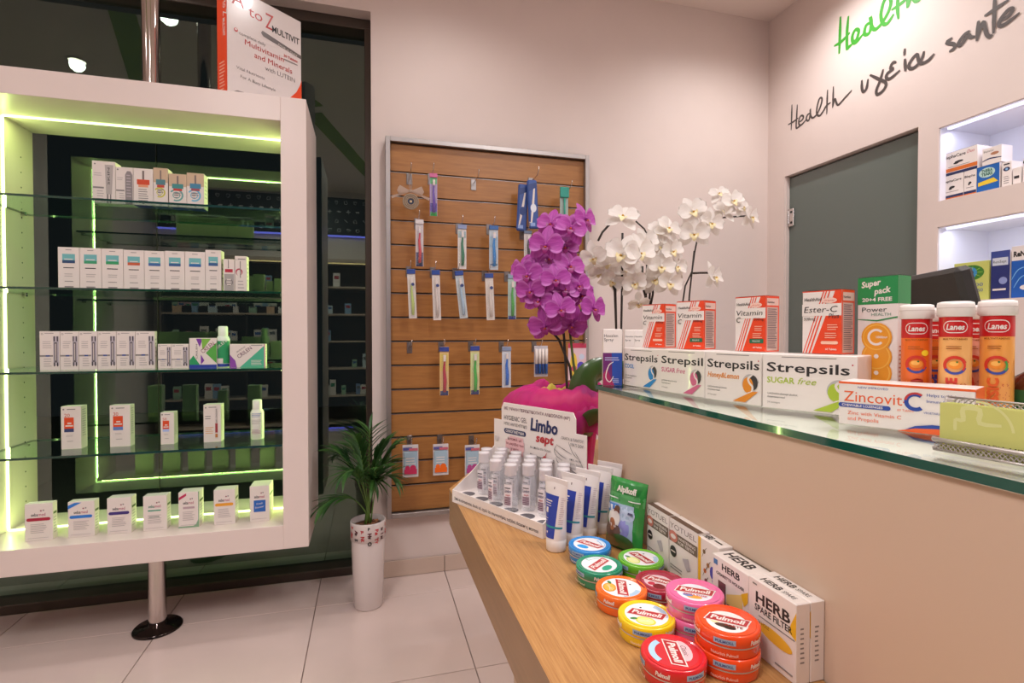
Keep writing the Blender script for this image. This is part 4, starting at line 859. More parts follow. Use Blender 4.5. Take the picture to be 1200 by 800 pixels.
# super pack
def sup(p, w, h):
    g = M('1f8a4a', .35, coat=.2); og = M('e79a2a', .4); o3 = M('f0b850', .4)
    p.rect(0, h*.80, w, h, g).text('Super', w*.10, h*.925, h*.045, WHT, bold=.03, shear=.2, rot=.12, w=w*.5).text('pack', w*.42, h*.872, h*.045, WHT, bold=.03, shear=.2, rot=.12, w=w*.42).text('20+4 FREE', w*.12, h*.822, h*.028, WHT, bold=.03, w=w*.74)
    p.text('Power', w*.12, h*.745, h*.036, M('3a4a44', .4), w=w*.62).text('HEALTH', w*.36, h*.715, h*.022, M('5a8a70', .4), w=w*.48)
    p.poly([(0, h*.69), (w*.5, h*.675), (w, h*.70), (w, h*.71), (w*.5, h*.685), (0, h*.695)], g)
    for k, y in enumerate((.30, .42, .56)): p.disc(w*.5, h*y, w*.38, og).disc(w*.5, h*y, w*.34, o3).disc(w*.5, h*y, w*.31, og).disc(w*.5, h*y, w*.06, WHT, n=10)
    p.disc(w*.5, h*.56, w*.31, og).ring(w*.5, h*.56, w*.16, w*.22, WHT, .8, 5.5).text('1000mg', w*.5, h*.552, h*.018, WHT, bold=.03)
    p.disc(w*.5, h*.16, w*.38, og).disc(w*.5, h*.16, w*.34, o3).disc(w*.5, h*.16, w*.31, og)
P0, P1, ww, dd = corner_box(1004.7, 1052, 1060.5, .665, .050, GZ+.0004)
zt = CZ+(390-322.5)/F*.665
carton('supplement_box', 'tall white box with a green top and three orange slices', ww, max(.028, min(.04, abs(dd))), zt-GZ, WB, P0, P1, None, 'box', sup, lambda p, w, h: (p.rect(0, h*.8, w, h, M('1f8a4a', .35, coat=.2)), p.lines(w*.1, w*.9, h*.5, 14, h*.03, M('c07a5a', .5))), top=lambda p, w, h: p.rect(0, 0, w, h, M('1f8a4a', .35, coat=.2)), c=.0008)
# effervescent tubes
def eff(px, d, ytop, label, body, prn, r=.0145):
    b = atd(px, 390, d); h = CZ+(390-ytop)/F*d-GZ-.0004
    rot = atan2(b.y, b.x)-pi/2
    o = MB().lathe([(r*.96, 0), (r, .002), (r, h-.012)], body, 36).disc(r*.96, .0001, body, up=False).build('tablet_tube', None, (b.x, b.y, GZ+.0004), (0, 0, rot))
    MB().lathe([(r*1.02, h-.017), (r*1.14, h-.0155), (r*1.14, h-.004), (r*1.10, h-.001), (r*.9, h), (.0001, h)], M('ebe1dc', .35), 36).lathe([(r*1.15, h-.0075), (r*1.165, h-.007), (r*1.15, h-.0065)], M('d6c8c2', .4), 36).build('cap', o)
    p = Print((0, 0, 0), (1, 0, 0), (0, 0, 1), step=6e-5); p.n = Vector((0, -1, 0)); p.wrap = r; prn(p, r, h-.017); p.build('front_print', o)
    tag(o, label, 'tube', 'orange effervescent tablet tubes on the counter'); return o
def lanes(bg, word, wc, star, c2):
    R = M('c41f22', .3, coat=.3)
    def fn(p, r, h):
        p.rect(-r*2.6, h*.82, r*2.6, h, R)
        p.pill(-r*.78, h*.855, r*.78, h*.965, WHT).pill(-r*.72, h*.863, r*.72, h*.957, R).text('Lanes', 0, h*.885, h*.052, WHT, align='C', bold=.03, shear=.2, w=r*1.1)
        p.text('MULTIVITAMINES', 0, h*.795, h*.016, M('a05a1f', .4), align='C', bold=.02, w=r*1.5)
        p.ring(0, h*.57, r*.50, r*.72, M('d0382a', .35), .3, 4.0).ring(0, h*.57, r*.52, r*.70, M('3a4a9a', .35), 3.6, 6.0).ring(0, h*.57, r*.5, r*.64, M('4a9a4a' if c2 else 'd0382a', .35), 5.6, 6.9)
        p.disc(0, h*.575, r*.42, M('ea8a2c', .4), ry=r*.32).disc(-r*.05, h*.585, r*.26, M('f4b45a', .4), ry=r*.18).disc(r*.12, h*.60, r*.07, M('3a6a2a', .4), n=8)
        if star: p.disc(r*.55, h*.68, r*.24, M('f2cf2a', .4), n=12)
        rr = random.Random(5)
        for _ in range(26): p.k -= 1; p.disc(rr.uniform(.2, .75)*r*(1 if not star else -1), rr.uniform(.1, .42)*h, r*.035, M('c03a22' if not star else 'f2b060', .4), n=6)
        if star: p.text('C', 0, h*.33, h*.11, M('b02a1f', .35), align='C', bold=.03).text('1000', 0, h*.25, h*.06, M('3a3060', .4), align='C', bold=.04, w=r*1.2).text('N', 0, h*.14, h*.06, M('b02a1f', .35), align='C', bold=.04)
        else: p.text(word, r*.1, h*.04, r*.62, M(wc, .35), rot=pi/2, bold=.05, w=h*.42)
        p.lines(-r*.5, r*.4, h*.74, 2, h*.02, M('a05a1f', .4))
    return fn
eff(1074, .615, 357, 'deep orange tablet tube lettered with a large red C, beside the tall green topped box', M('ea6a1e', .3, coat=.3), lanes('', '', '', True, 0))
eff(1119.5, .583, 353.5, 'pale orange tablet tube in the middle of the front three', M('f0b06a', .3, coat=.3), lanes('', 'BALANCE', 'd0382a', False, 0))
eff(1168.5, .575, 352, 'amber tablet tube, nearest to the right edge of the counter', M('efa04e', .3, coat=.3), lanes('', 'CLASSIC', 'e0602a', False, 1))
eff(1096, .655, 361, 'tablet tube half hidden behind the deep orange tube', M('e0702a', .3, coat=.3), lanes('', 'BALANCE', '3a3a8a', False, 0))
eff(1140, .63, 358, 'pinkish tablet tube half hidden behind the pale and amber tubes', M('e8a08a', .3, coat=.3), lanes('', 'PRO', 'd0382a', False, 0))
# dark bottle at the right edge
b = atd(1207, 390, .56); b = Vector((b.x+.02, b.y, GZ+.0004))
o = MB().lathe([(.024, 0), (.026, .003), (.026, .045), (.022, .058), (.011, .066), (.011, .075)], M('4a1c12', .1, coat=.8), 28).build('syrup_bottle', None, b); tag(o, 'dark brown bottle with a green label at the right picture edge', 'bottle')
MB().lathe([(.0262, .008), (.0263, .045)], M('2a5a34', .4), 28).build('label', o); MB().lathe([(.0135, .075), (.0135, .092), (.0001, .093)], M('e8dc9a', .4), 20).build('cap', o)
# business card holder
MET = M('bdb5b2', .3, .6); CARD = M('cfd07a', .45)
a = onZ(1091, 528, GZ); hx, hy = a.x, a.y
t = empty('card_holder', (hx, hy, GZ+.0004), radians(-84)); L = .094
tag(t, 'silver wire mesh card holder at the near end of the glass counter', 'card holder')
def mesh_panel(w, h, n, r=.0006):
    mb = MB(); s = w/n; k = max(1, round(h/s)); sy = h/k
    for i in range(-k, n+1):
        for sg in (0, 1):
            p = []
            for j in range(k+1):
                x = (i+j)*s; y = j*sy if sg == 0 else h-j*sy
                if -1e-6 <= x <= w+1e-6: p.append((x, 0, y))
            if len(p) > 1: mb.tube(p, r, MET, 4, caps=False)
    return mb
o = mesh_panel(L, .046, 22).build('wire_mesh', t, (0, .022, .001)); 
o = mesh_panel(L-.006, .0085, 24).build('wire_mesh', t, (.003, -.0005, .002))
MB().tube([(0, .022, .002), (0, .022, .048)], .0016, MET, 6).tube([(L, .022, .002), (L, .022, .048)], .0016, MET, 6).tube([(0, .022, .048), (L, .022, .048)], .0010, MET, 6).build('back_frame', t)
MB().cbox(0, .020, .004, .007, .0235, .047, M('d8d2d0', .25, .5), .001).build('end_post', t)
MB().tube([(.004, 0, .0025), (0, .004, .0025), (0, .022, .0025)], .0016, MET, 6).tube([(.002, 0, .002), (L, 0, .002)], .0014, MET, 6).tube([(.0, .004, .0105), (.003, -.001, .011), (L-.003, -.001, .011), (L, .004, .0105)], .0022, MET, 6).build('front_lip', t)
for k in range(5):
    o = MB().box(0, 0, 0, .088, .0006, .043, CARD).build('business_card', None, Vector((hx, hy, GZ+.0014))+Matrix.Rotation(radians(-84), 3, 'Z')@Vector((.0045+.0004*k, .004+.0028*k, 0)), (0, 0, radians(-84)))
    tag(o, 'pale green business card with a cross, front one in the wire holder' if k == 0 else 'pale green business card stacked behind the front card in the wire holder', 'card', 'business cards in the wire holder')
    if k == 0:
        p = Print((0, 0, 0), (1, 0, 0), (0, 0, 1), step=5e-5); lg = M('dcdc98', .45)
        p.stroke([(.012, .030), (.018, .030), (.018, .040), (.030, .040), (.030, .029), (.045, .029)], .0040, lg, 3).stroke([(.012, .030), (.012, .020)], .0040, lg, 3).ring(.028, .022, .024, .026, lg, .1, 1.6)
        p.text('ΜΑΡΙΑ ΜΠΑΛΗ', .030, .009, .0030, INK, w=.042).build('card_print', o)
# POS monitor seen from behind
bm = M('2a2624', .55, bump=.4, scale=900)
ML, MR = atd(1000, 390, 1.166), atd(1115, 390, .815); mu_ = (MR-ML); mw = mu_.xy.length; mc = (ML+MR)/2
mo = empty('till_monitor', (mc.x+.02, mc.y+.01, .7405), atan2(mu_.y, mu_.x)); tag(mo, 'black till monitor seen from behind, tilted above the counter', 'monitor')
mx = Matrix.Translation((0, 0, .563))@Matrix.Rotation(radians(14), 4, 'X')
MB().cbox(-mw/2, 0, -.27, mw/2, .026, 0, bm, .007, mx=mx).cbox(-mw*.3, -.012, -.2, mw*.3, .001, -.06, bm, .004, mx=mx).build('screen_housing', mo)
MB().box(-mw/2+.012, .0262, -.255, mw/2-.012, .0268, -.015, M('101418', .1), mx=mx).build('screen', mo)
MB().cbox(-.03, .045, .012, .03, .065, .40, bm, .004).build('stand', mo); MB().cbox(-.10, -.02, 0, .10, .13, .014, bm, .004).build('base', mo)

# ------------------------------------------------------------------ on the ledge: gel display, tubes, bag, tins, cartons
z0 = LZ+.0003
D0 = Vector((.171, 1.101, z0)); D1 = Vector((.292, .858, z0)); du = (D1-D0).normalized(); DL = (D1-D0).length; drot = atan2(du.y, du.x)
DD = .118
CB_ = M('e6dcd8', .45)
tr = empty('gel_display', D0, drot); tag(tr, 'white cardboard counter display with printed back panel holding hand gel bottles', 'display stand')
DZ = .018
HOLES = []
for r_ in range(4):
    n = 6 if r_ % 2 == 0 else 5
    for i in range(n): HOLES.append((r_, i, .026+.0455*i+(.0228 if n == 5 else 0), .022+.0255*r_))
MB().box(.002, .002, .0, DL-.002, DD-.002, .002, CB_).box(.002, .002, .002, DL-.002, DD-.002, DZ, CB_).build('deck', tr)
MB().box(0, 0, 0, DL, .0018, .026, CB_).build('front_lip', tr)
for x in (0, DL-.0018): MB().add([(x, .0018, 0), (x, DD, 0), (x, DD, .105), (x, .05, .055), (x, .0018, .026), (x+.0018, .0018, 0), (x+.0018, DD, 0), (x+.0018, DD, .105), (x+.0018, .05, .055), (x+.0018, .0018, .026)], [(0,1,2,3,4), (9,8,7,6,5), (0,5,6,1), (1,6,7,2), (2,7,8,3), (3,8,9,4), (4,9,5,0)], CB_).build('side_wall', tr)
bh = .205; s1 = .165
poly = [(0, 0), (DL, 0), (DL, s1), (DL*.9, s1), (DL*.9, bh-.012), (DL*.875, bh), (DL*.12, bh), (DL*.095, bh-.012), (DL*.095, s1), (0, s1)]
MB().prism(poly, -.0012, .0012, CB_, Matrix.Translation((0, DD, 0))@Matrix.Rotation(pi/2, 4, 'X')).build('back_panel', tr)
p = Print((0, DD-.0016, 0), (1, 0, 0), (0, 0, 1)); NV = M('232c5c', .4); RDT = M('b8303a', .4); INK2 = M('3f3a42', .5)
p.text('ΜΕ ΥΨΗΛΗ ΠΕΡΙΕΚΤΙΚΟΤΗΤΑ ΑΛΚΟΟΛΩΝ (60º)', DL*.13, .190, .0065, M('6a3a50', .5), w=DL*.72, bold=.01)
p.text('HYGIENIC GEL', DL*.13, .168, .0105, INK2, w=DL*.27).text('ΗΠΙΟ ΑΝΤΙΣΗΠΤΙΚΟ', DL*.13, .156, .0065, INK2, w=DL*.27)
p.pill(DL*.13, .138, DL*.39, .149, NV).text('ΟΙΝΟΠΝΕΥΜΑ', DL*.15, .1405, .006, WHT, w=DL*.22, bold=.02)
p.text('Limbo', DL*.44, .156, .026, NV, w=DL*.29, bold=.035, shear=.12).text('sept', DL*.50, .134, .018, RDT, w=DL*.19, bold=.03, shear=.15)
p.rect(DL*.20, .094, DL*.36, .134, M('e2b4b8', .5)).rect(DL*.15, .105, DL*.37, .125, M('e2b4b8', .5))
for k, s in enumerate(('Καταπολεμά', 'τα μικρόβια των', 'χεριών', 'χωρίς νερό')): p.text(s, DL*.26, .125-.0105*k, .0055, M('7a2a38', .5), align='C', bold=.02, maxw=DL*.26)
p.text('4x απαλό στο δέρμα', DL*.44, .118, .005, INK2, w=DL*.22).text('Pharma', DL*.44, .098, .0095, INK2, w=DL*.14).text('verga', DL*.62, .098, .0095, INK2, w=DL*.08).disc(DL*.60, .102, .006, RDT, n=10).stroke([(DL*.60, .104), (DL*.62, .115)], .002, RDT)
p.text('ΠΑΝΤΑ & ΠΑΝΤΟΥ', DL*.77, .150, .0055, INK2, w=DL*.21).text('ΜΑΖΙ ΣΟΥ', DL*.86, .140, .006, INK2, w=DL*.12)
for pts in ([(.72, .135), (.70, .125), (.72, .115), (.78, .108)], [(.72, .137), (.80, .130), (.87, .124)], [(.70, .128), (.76, .118), (.82, .113)], [(.72, .112), (.74, .102), (.84, .095), (.97, .085)], [(.84, .147), (.88, .128), (.93, .118)], [(.90, .13), (.94, .118), (.97, .105)]):
    p.stroke([(DL*a, b) for a, b in pts], .0011, INK2)
for k in range(3): p.text(['σπίτι, αυτο-', 'κίνητο, δουλειά,', 'σχολείο'][k], DL*.85, .112-.008*k, .0042, INK2, maxw=DL*.13)
p.rect(DL*.02, .118, DL*.06, .128, M('c9c0c0', .5)).build('back_print', tr)
p = Print((0, -.0002, 0), (1, 0, 0), (0, 0, 1)); p.text('Σπίτι & αυτοκίνητο, δουλειά, σχολείο, γυμναστήριο, ταξίδια, διακοπές, παντού', DL*.03, .007, .0055, INK2, w=DL*.93, bold=.02).build('front_print', tr)
p = Print((0, 0, DZ), (1, 0, 0), (0, 1, 0)); 
for (r_, i, hx_, hy_) in HOLES:
    if r_ == 0: p.k = 1.5; p.disc(hx_, hy_, .0155, M('8a8486', .5)); p.disc(hx_, hy_+.001, .0145, M('5f5a5e', .6)); 
p.build('slot_rings', tr)
GEL = glassy('gel_plastic', (.97, .975, .985), ior=1.35, haze=(.9, .9, .93, .14), rough=.05); CAPM = M('eae4e6', .25, trans=.4)
def gel_bottle():
    o = MB().lathe([(.0001, .0004), (.0125, .0004), (.014, .003), (.014, .060), (.0125, .067), (.0085, .071), (.0085, .075)], GEL, 24, sy=.82).build('gel_bottle')
    MB().lathe([(.0115, .073), (.0120, .075), (.0110, .090), (.0120, .0925), (.0115, .0955), (.0001, .096)], CAPM, 24).build('cap', o)
    p = Print((0, 0, 0), (1, 0, 0), (0, 0, 1), step=6e-5); p.n = Vector((0, -1, 0)); p.wrap = .0141
    lb = MB(); p.rect(-.0088, .010, .0088, .056, M('e6dee2', .4)).text('Limbo', 0, .040, .0062, NV, align='C', bold=.02, w=.014).text('sept', .001, .0335, .004, RDT, align='C', bold=.01).rect(-.006, .048, .006, .050, INK2)
    for k in range(5): p.rect(-.007, .029-.0034*k, .0065, .031-.0034*k, M('7a5068', .5))
    p.build('label', o); return o
proto = gel_bottle(); first = True
rowname = ['in the front row', 'in the second row', 'in the third row', 'in the back row']; ordn = ['leftmost', 'second from the left', 'third from the left', 'fourth from the left', 'fifth from the left', 'rightmost']
for (r_, i, hx_, hy_) in HOLES:
    if r_ == 0 and i in (0, 1, 4, 5): continue
    o = proto if first else copy_tree(proto); first = False; o.scale = (1, 1, .94)
    q = Matrix.Rotation(drot, 3, 'Z')@Vector((hx_, hy_, 0))+D0
    o.location = (q.x, q.y, z0+DZ+.0002); o.rotation_euler = (0, 0, drot+random.uniform(-.25, .45))
    tag(o, 'clear hand gel bottle with white cap, '+rowname[r_]+', '+(ordn[i] if not r_ == 0 else ['', '', 'left of the pair', 'right of the pair'][i]), 'bottle', 'clear hand gel bottles in the display')
# cream tubes standing on their caps
def loft(H, fn, n, a0=0, a1=2*pi, rows=14, z0_=0, z1_=1):
    vs = []; fs = []; full = a1-a0 > 6.2; k = n if full else n+1
    for j in range(rows+1):
        t = z0_+(z1_-z0_)*j/rows; A_, B_ = fn(t)
        for i in range(k):
            a = a0+(a1-a0)*i/n; vs.append((A_*cos(a), B_*sin(a), H[0]+(H[1]-H[0])*t))
    for j in range(rows):
        for i in range(n): i2 = (i+1) % k; fs.append((j*k+i, j*k+i2, (j+1)*k+i2, (j+1)*k+i))
    return vs, fs
TW = M('e4dcda', .3, coat=.3); BLU = M('1f3aa0', .3, coat=.3); TEAL = M('2a8a94', .35)
def cream_tube():
    Ht = (.019, .112); fn = lambda t: (.0170+.0085*t, .0165*(1-t)**.8+.0007)
    mb = MB(); v, f = loft(Ht, fn, 28); mb.add(v, f, TW, True); mb.cbox(-.0258, -.0009, .110, .0258, .0009, .119, TW, .0004)
    o = mb.build('cream_tube')
    MB().lathe([(.0001, 0), (.0155, 0), (.0165, .0015), (.0172, .019), (.0165, .0205), (.0001, .0205)], M('e9e2de', .3), 32).build('cap', o)
    f2 = lambda t: tuple(q+.00025 for q in fn(t)); pr_ = MB()
    v, f = loft(Ht, f2, 16, pi+.08, 1.5*pi+.48, 10, .04, .78); pr_.add(v, f, BLU, True)
    f3 = lambda t: tuple(q+.00045 for q in fn(t)); v, f = loft(Ht, f3, 20, pi+.3, 2*pi-.35, 2, .22, .255); pr_.add(v, f, TEAL, True)
    for t0, t1, a0, a1 in ((.46, .55, pi+.85, pi+1.15), (.66, .68, pi+.75, pi+1.5), (.62, .635, pi+.75, pi+1.4), (.58, .59, pi+.8, pi+1.45), (.36, .37, pi+.7, pi+1.2), (.32, .33, pi+.7, pi+1.1), (.12, .15, pi+1.1, pi+1.3)):
        v, f = loft(Ht, f3, 5, a0, a1, 1, t0, t1); pr_.add(v, f, WHT, True)
    for k in range(14): v, f = loft(Ht, f3, 5, 1.5*pi+.72, 1.5*pi+1.25-random.random()*.3, 1, .30+.035*k, .31+.035*k); pr_.add(v, f, M('b9a9b4', .5), True)
    v, f = loft(Ht, f3, 3, 1.5*pi-.05, 1.5*pi+.02, 1, .88, .92); pr_.add(v, f, M('5a3a40', .4), True)
    pr_.build('front_print', o); return o
proto = cream_tube()
TP = [(.300, .812), (.337, .829), (.372, .847), (.404, .8645), (.433, .885)]
for k, (x, y) in enumerate(TP):
    o = proto if k == 0 else copy_tree(proto); o.location = (x, y, z0); o.rotation_euler = (0, 0, radians(-63+2*k))
    tag(o, ['white and blue cream tube, nearest of the row beside the gel display', 'white and blue cream tube, second of the row', 'white and blue cream tube, middle of the row of five', 'white and blue cream tube, fourth of the row', 'white and blue cream tube, farthest of the row by the counter front'][k], 'tube', 'white and blue cream tubes standing on their caps')
# green sweets bag
bg = MB(); N1, N2 = 14, 18; W_, H_ = .076, .115
GB1 = M('2f8a3e', .25, coat=.5); 
def bagpt(u, v, s):
    a = (1-abs(2*u-1)**2.6)*(1-abs(2*v-1)**3.5); wv = .0012*sin(u*19+v*7)+.0010*sin(v*31+u*5)
    wd = W_*(1-.05*sin(pi*v)); return ((u-.5)*wd, s*(.014*a**.7+.0004+wv*a), v*H_)
for s in (-1, 1):
    vs = [bagpt(i/N1, j/N2, s) for j in range(N2+1) for i in range(N1+1)]
    fs = [(j*(N1+1)+i, j*(N1+1)+i+1, (j+1)*(N1+1)+i+1, (j+1)*(N1+1)+i)[::1 if s < 0 else -1] for j in range(N2) for i in range(N1)]
    bg.add(vs, fs, GB1, True)
bag = bg.build('sweets_bag', None, (.405, .778, z0+.0005), (radians(-8), 0, radians(-66))); tag(bag, 'green herbal sweets bag with a mountain picture leaning beside the cream tubes', 'bag')
def on_bag(name, cells, lift=.0004):
    mb = MB()
    for (u0, v0, u1, v1, c, shp) in cells:
        n = 8; vs = []
        if shp == 'r':
            for j in range(n+1):
                for i in range(n+1):
                    q = bagpt(u0+(u1-u0)*i/n, v0+(v1-v0)*j/n, -1); vs.append((q[0], q[1]-lift, q[2]))
            mb.add(vs, [(j*(n+1)+i, j*(n+1)+i+1, (j+1)*(n+1)+i+1, (j+1)*(n+1)+i) for j in range(n) for i in range(n)], M(c, .3, coat=.4), True)
        else:
            cu, cv, ru, rv = (u0+u1)/2, (v0+v1)/2, (u1-u0)/2, (v1-v0)/2; q = bagpt(cu, cv, -1); vs = [(q[0], q[1]-lift, q[2])]
            m_ = 14
            for ring in (.5, 1):
                for i in range(m_): a = 2*pi*i/m_; q = bagpt(cu+ru*ring*cos(a), cv+rv*ring*sin(a), -1); vs.append((q[0], q[1]-lift, q[2]))
            fs = [(0, 1+i, 1+(i+1) % m_) for i in range(m_)]+[(1+i, 1+m_+i, 1+m_+(i+1) % m_, 1+(i+1) % m_) for i in range(m_)]
            mb.add(vs, fs, M(c, .3, coat=.4), True)
        lift += .00012
    return mb.build(name, bag)
on_bag('bag_print', [(.0, .80, 1, .95, '1f7a34', 'r'), (.0, .66, 1, .80, '4a9a58', 'r'), (.12, .12, .82, .66, '9db4cc', 'r'), (.4, .42, .86, .64, 'b9c8e0', 'e'), (.45, .2, .75, .45, '8a8ac8', 'e'), (.0, .52, .42, .64, '3a7ac8', 'r'), (.04, .54, .12, .62, 'e8e8f0', 'r'), (.18, .54, .26, .62, 'e8e8f0', 'r'), (.32, .54, .38, .62, 'e8e8f0', 'r'),
    (.05, .12, .52, .40, '5a3a2a', 'e'), (.12, .30, .5, .56, 'd9d0c8', 'e'), (.2, .26, .38, .44, 'a0623a', 'e'), (.3, .5, .48, .60, '7a3a22', 'e'), (.33, .56, .5, .63, '6a4a30', 'e'), (.25, .04, .85, .24, '3a5a2a', 'e'), (.05, .03, .5, .18, '6a5230', 'e'), (.68, .72, .94, .735, 'e0e8e0', 'r'), (.06, .72, .4, .735, 'e0e8e0', 'r'), (.7, .54, .82, .57, '4a4a6a', 'r')])
p = Print((-W_/2, -.0165, 0), (1, 0, 0), (0, 0, 1)); p.text('Alpikoff', W_*.36, H_*.835, H_*.085, WHT, w=W_*.52, bold=.04).build('lettering', bag)
# tins
def tin(x, y, zb, rot, c, label, art, R=.0335, H=.0245, grp='round sweet tins on the oak ledge'):
    cm = M(c, .22, coat=.6); dk = M('d8cdc8', .3, .5)
    o = MB().lathe([(.0001, 0), (R-.002, 0), (R-.0012, .001), (R-.0012, .011)], cm, 48).lathe([(R-.0008, .0105), (R-.0002, .0112), (R-.0008, .0119)], dk, 48).build('sweet_tin', None, (x, y, zb), (0, 0, rot))
    MB().lathe([(R-.0006, .012), (R, .0125), (R, H-.0014), (R-.0010, H-.0002), (R-.0022, H), (R-.0032, H-.0009), (.0001, H-.0009)], cm, 48).build('lid', o)
    p = Print((0, 0, H-.0009), (1, 0, 0), (0, 1, 0), step=6e-5); r = R-.004
    p.disc(0, 0, r*.98, cm, n=40); art(p, r)
    PR = M('b0242e', .3, coat=.3)
    p.poly([(-r*.80, -r*.24), (r*.68, -r*.24), (r*.82, r*.30), (-r*.64, r*.30)], WHT).poly([(-r*.75, -r*.20), (r*.65, -r*.20), (r*.76, r*.26), (-r*.60, r*.26)], PR)
    p.text('Pulmoll', .02*r, -r*.09, r*.28, WHT, align='C', bold=.035, shear=.2, w=r*1.2)
    p.build('lid_print', o)
    q = Print((0, 0, 0), (1, 0, 0), (0, 0, 1), step=8e-5); q.n = Vector((0, -1, 0)); q.wrap = R+.0002
    for k in range(3):
        s0 = (k-1)*R*2.05-rot*0; q.k = 1.5
        q.rect(s0-.011, .015, s0+.011, .0205, M('9db4cc', .4)); q.text('PULMOLL', s0, .0165, .0026, M('3a4a80', .4), align='C', w=.018, bold=.03)
        q.text('Pulmoll', s0+.034, .0155, .0045, WHT, align='C', bold=.04, shear=.2, w=.015); q.text('Natürlich Pulmoll', s0, .004, .003, M('f0d8c8', .4), align='C', w=.026)
    q.build('side_print', o)
    return tag(o, label, 'tin', grp)
def burst(c, frost=True):
    def a(p, r):
        p.disc(0, 0, r*.86, M('e8e6ea', .3), n=36).ring(0, 0, r*.60, r*.82, M(c, .3), .1, 1.5).ring(0, 0, r*.63, r*.79, M('dfe9f2', .3), .15, 1.45)
        p.disc(-r*.1, -r*.5, r*.34, M(c, .3), ry=r*.2)
    return a
def fruit(c, c2, leaf=True, bg='e8e6ea'):
    def a(p, r):
        p.disc(0, 0, r*.86, M(bg, .3), n=36).ring(0, 0, r*.62, r*.84, M('a9c4dc', .3), .05, 1.3)
        p.disc(r*.05, -r*.52, r*.40, M(c, .35), ry=r*.30).disc(r*.05, -r*.52, r*.33, M(c2, .35), ry=r*.24)
        for k in range(6): ang = k*pi/6; p.k -= .8; p.stroke([(r*.05-r*.3*cos(ang), -r*.52-r*.22*sin(ang)), (r*.05, -r*.52), (r*.05+r*.3*cos(ang), -r*.52+r*.22*sin(ang))], r*.025, WHT, 2)
        if leaf: p.disc(-r*.42, -r*.5, r*.15, M('3a7a3a', .4), ry=r*.08, rot=.4)
        p.disc(-r*.3, r*.42, r*.05, INK, n=6)
    return a
def classic(p, r): p.disc(0, 0, r*.86, M('c8303a', .25), n=36).disc(-r*.1, r*.35, r*.6, M('e2b8bc', .3), ry=r*.32).text('Classic', -r*.1, r*.34, r*.2, INK, align='C', shear=.4, w=r*.6).ring(0, 0, r*.64, r*.86, M('a9cde8', .3), 3.7, 5.4)
def liquorice(p, r): p.disc(0, -r*.1, r*.72, M('ece6e4', .3), n=36).disc(-r*.05, -r*.42, r*.34, M('4a2f26', .4), ry=r*.14).disc(r*.12, -r*.5, r*.22, M('2a1f1c', .4), ry=r*.12).disc(-r*.4, -r*.2, r*.16, M('f0d8a0', .4)).text('FORTE', r*.25, -r*.42, r*.14, M('8a2a20', .4), align='C', w=r*.6, bold=.03)
def extra(p, r): p.disc(0, -r*.1, r*.7, M('dfe4ee', .3), n=36).disc(0, -r*.5, r*.3, M('e8a040', .4), ry=r*.14).disc(-r*.25, -r*.42, r*.2, M('6a8ac0', .4), ry=r*.1).text('EXTRA STARK', r*.05, -r*.40, r*.13, M('c03a5a', .4), align='C', w=r*.9, bold=.03)
def cherry(p, r): p.disc(0, 0, r*.86, M('a8304a', .3), n=36).disc(-r*.1, -r*.1, r*.62, M('e0c0c8', .3)).disc(r*.1, -r*.55, r*.28, M('7a1020', .2), ry=r*.24).disc(-r*.28, -r*.45, r*.16, M('c03048', .2))
for (px, py, n, c, rot, art, lb) in ((691, 637, 1, '2a86d0', -58, burst('2f9ae0'), 'bright blue sweet tin, farthest from the viewer'), (702, 660.5, 1, '1f8a66', 35, burst('2aa080'), 'dark green sweet tin next to the blue one'),
    (751, 653, 1, '6cb82c', -80, fruit('c8d85a', 'e8eaa0'), 'lime green sweet tin below the green bag'), (728, 687.5, 1, 'f06a1c', -112, fruit('f09020', 'f6b04a'), 'orange sweet tin with an orange slice picture'),
    (774, 680, 1, 'a01c34', -48, cherry, 'dark crimson sweet tin with a cherry picture, behind the pink stack'), (757.5, 719, 1, 'f0c818', -38, fruit('e8d040', 'f4e88a'), 'yellow sweet tin with a lemon slice picture'),
    (814, 692, 2, 'e86aa0', -36, extra, 'pink sweet tin'), (852, 726, 2, 'ee4a18', -42, liquorice, 'red orange sweet tin'), (789, 763.5, 1, 'd01f2a', -108, classic, 'bright red sweet tin, nearest to the viewer')):
    H = .0245; q = onZ(px, py, LZ+H*n)
    for k in range(n):
        tin(q.x, q.y, z0+k*(H+.0001), radians(rot+8*k*(n > 1 and k == 0)), c, lb+(', on top of its twin' if k == 1 else ', under its twin' if n == 2 else ''), art, H=H)
# cartons leaning on the counter front
def yot(p, w, h):
    bg_ = M('d9ccc4', .4); br = M('6a5a4c', .4)
    p.text('YOTUEL', w*.02, h*.84, h*.095, M('8a7a76', .3, .4), w=w*.94).rect(0, h*.60, w, h*.78, br).disc(w*.15, h*.70, w*.16, M('c87a6a', .4), ry=h*.10).disc(w*.15, h*.70, w*.10, WHT, ry=h*.04)
    p.text('WHITENING', w*.34, h*.70, h*.05, WHT, w=w*.6, bold=.02).text('FOR TEETH', w*.34, h*.63, h*.05, WHT, w=w*.55, bold=.02).disc(w*.16, h*.44, w*.12, INK).rect(w*.08, h*.43, w*.24, h*.45, WHT)
    p.poly([(w*.5, h*.42), (w*.7, h*.48), (w*.78, h*.3), (w*.66, h*.26)], M('b9b0b8', .3)).lines(w*.06, w*.6, h*.2, 2, h*.05, GREY)
BX = PX-.0006
def wallbox(ya, yb, th, h, label, front, off=0, left=None, top=None, col=WB, tilt=0, grp='flat cartons leaning on the counter front'):
    return carton('carton', label, ya-yb-.001, th, h, col, (BX-off-th, ya, z0), (BX-off-th, yb, z0), grp, 'box', front, None, left, top, c=.0006)
BRN = M('8a7466', .4)
wallbox(.752, .689, .02, .084, 'cream whitening carton with a brown band, left of the matching pair', yot, top=lambda p, w, h: p.rect(0, 0, w, h*.5, M('5a4438', .4)))
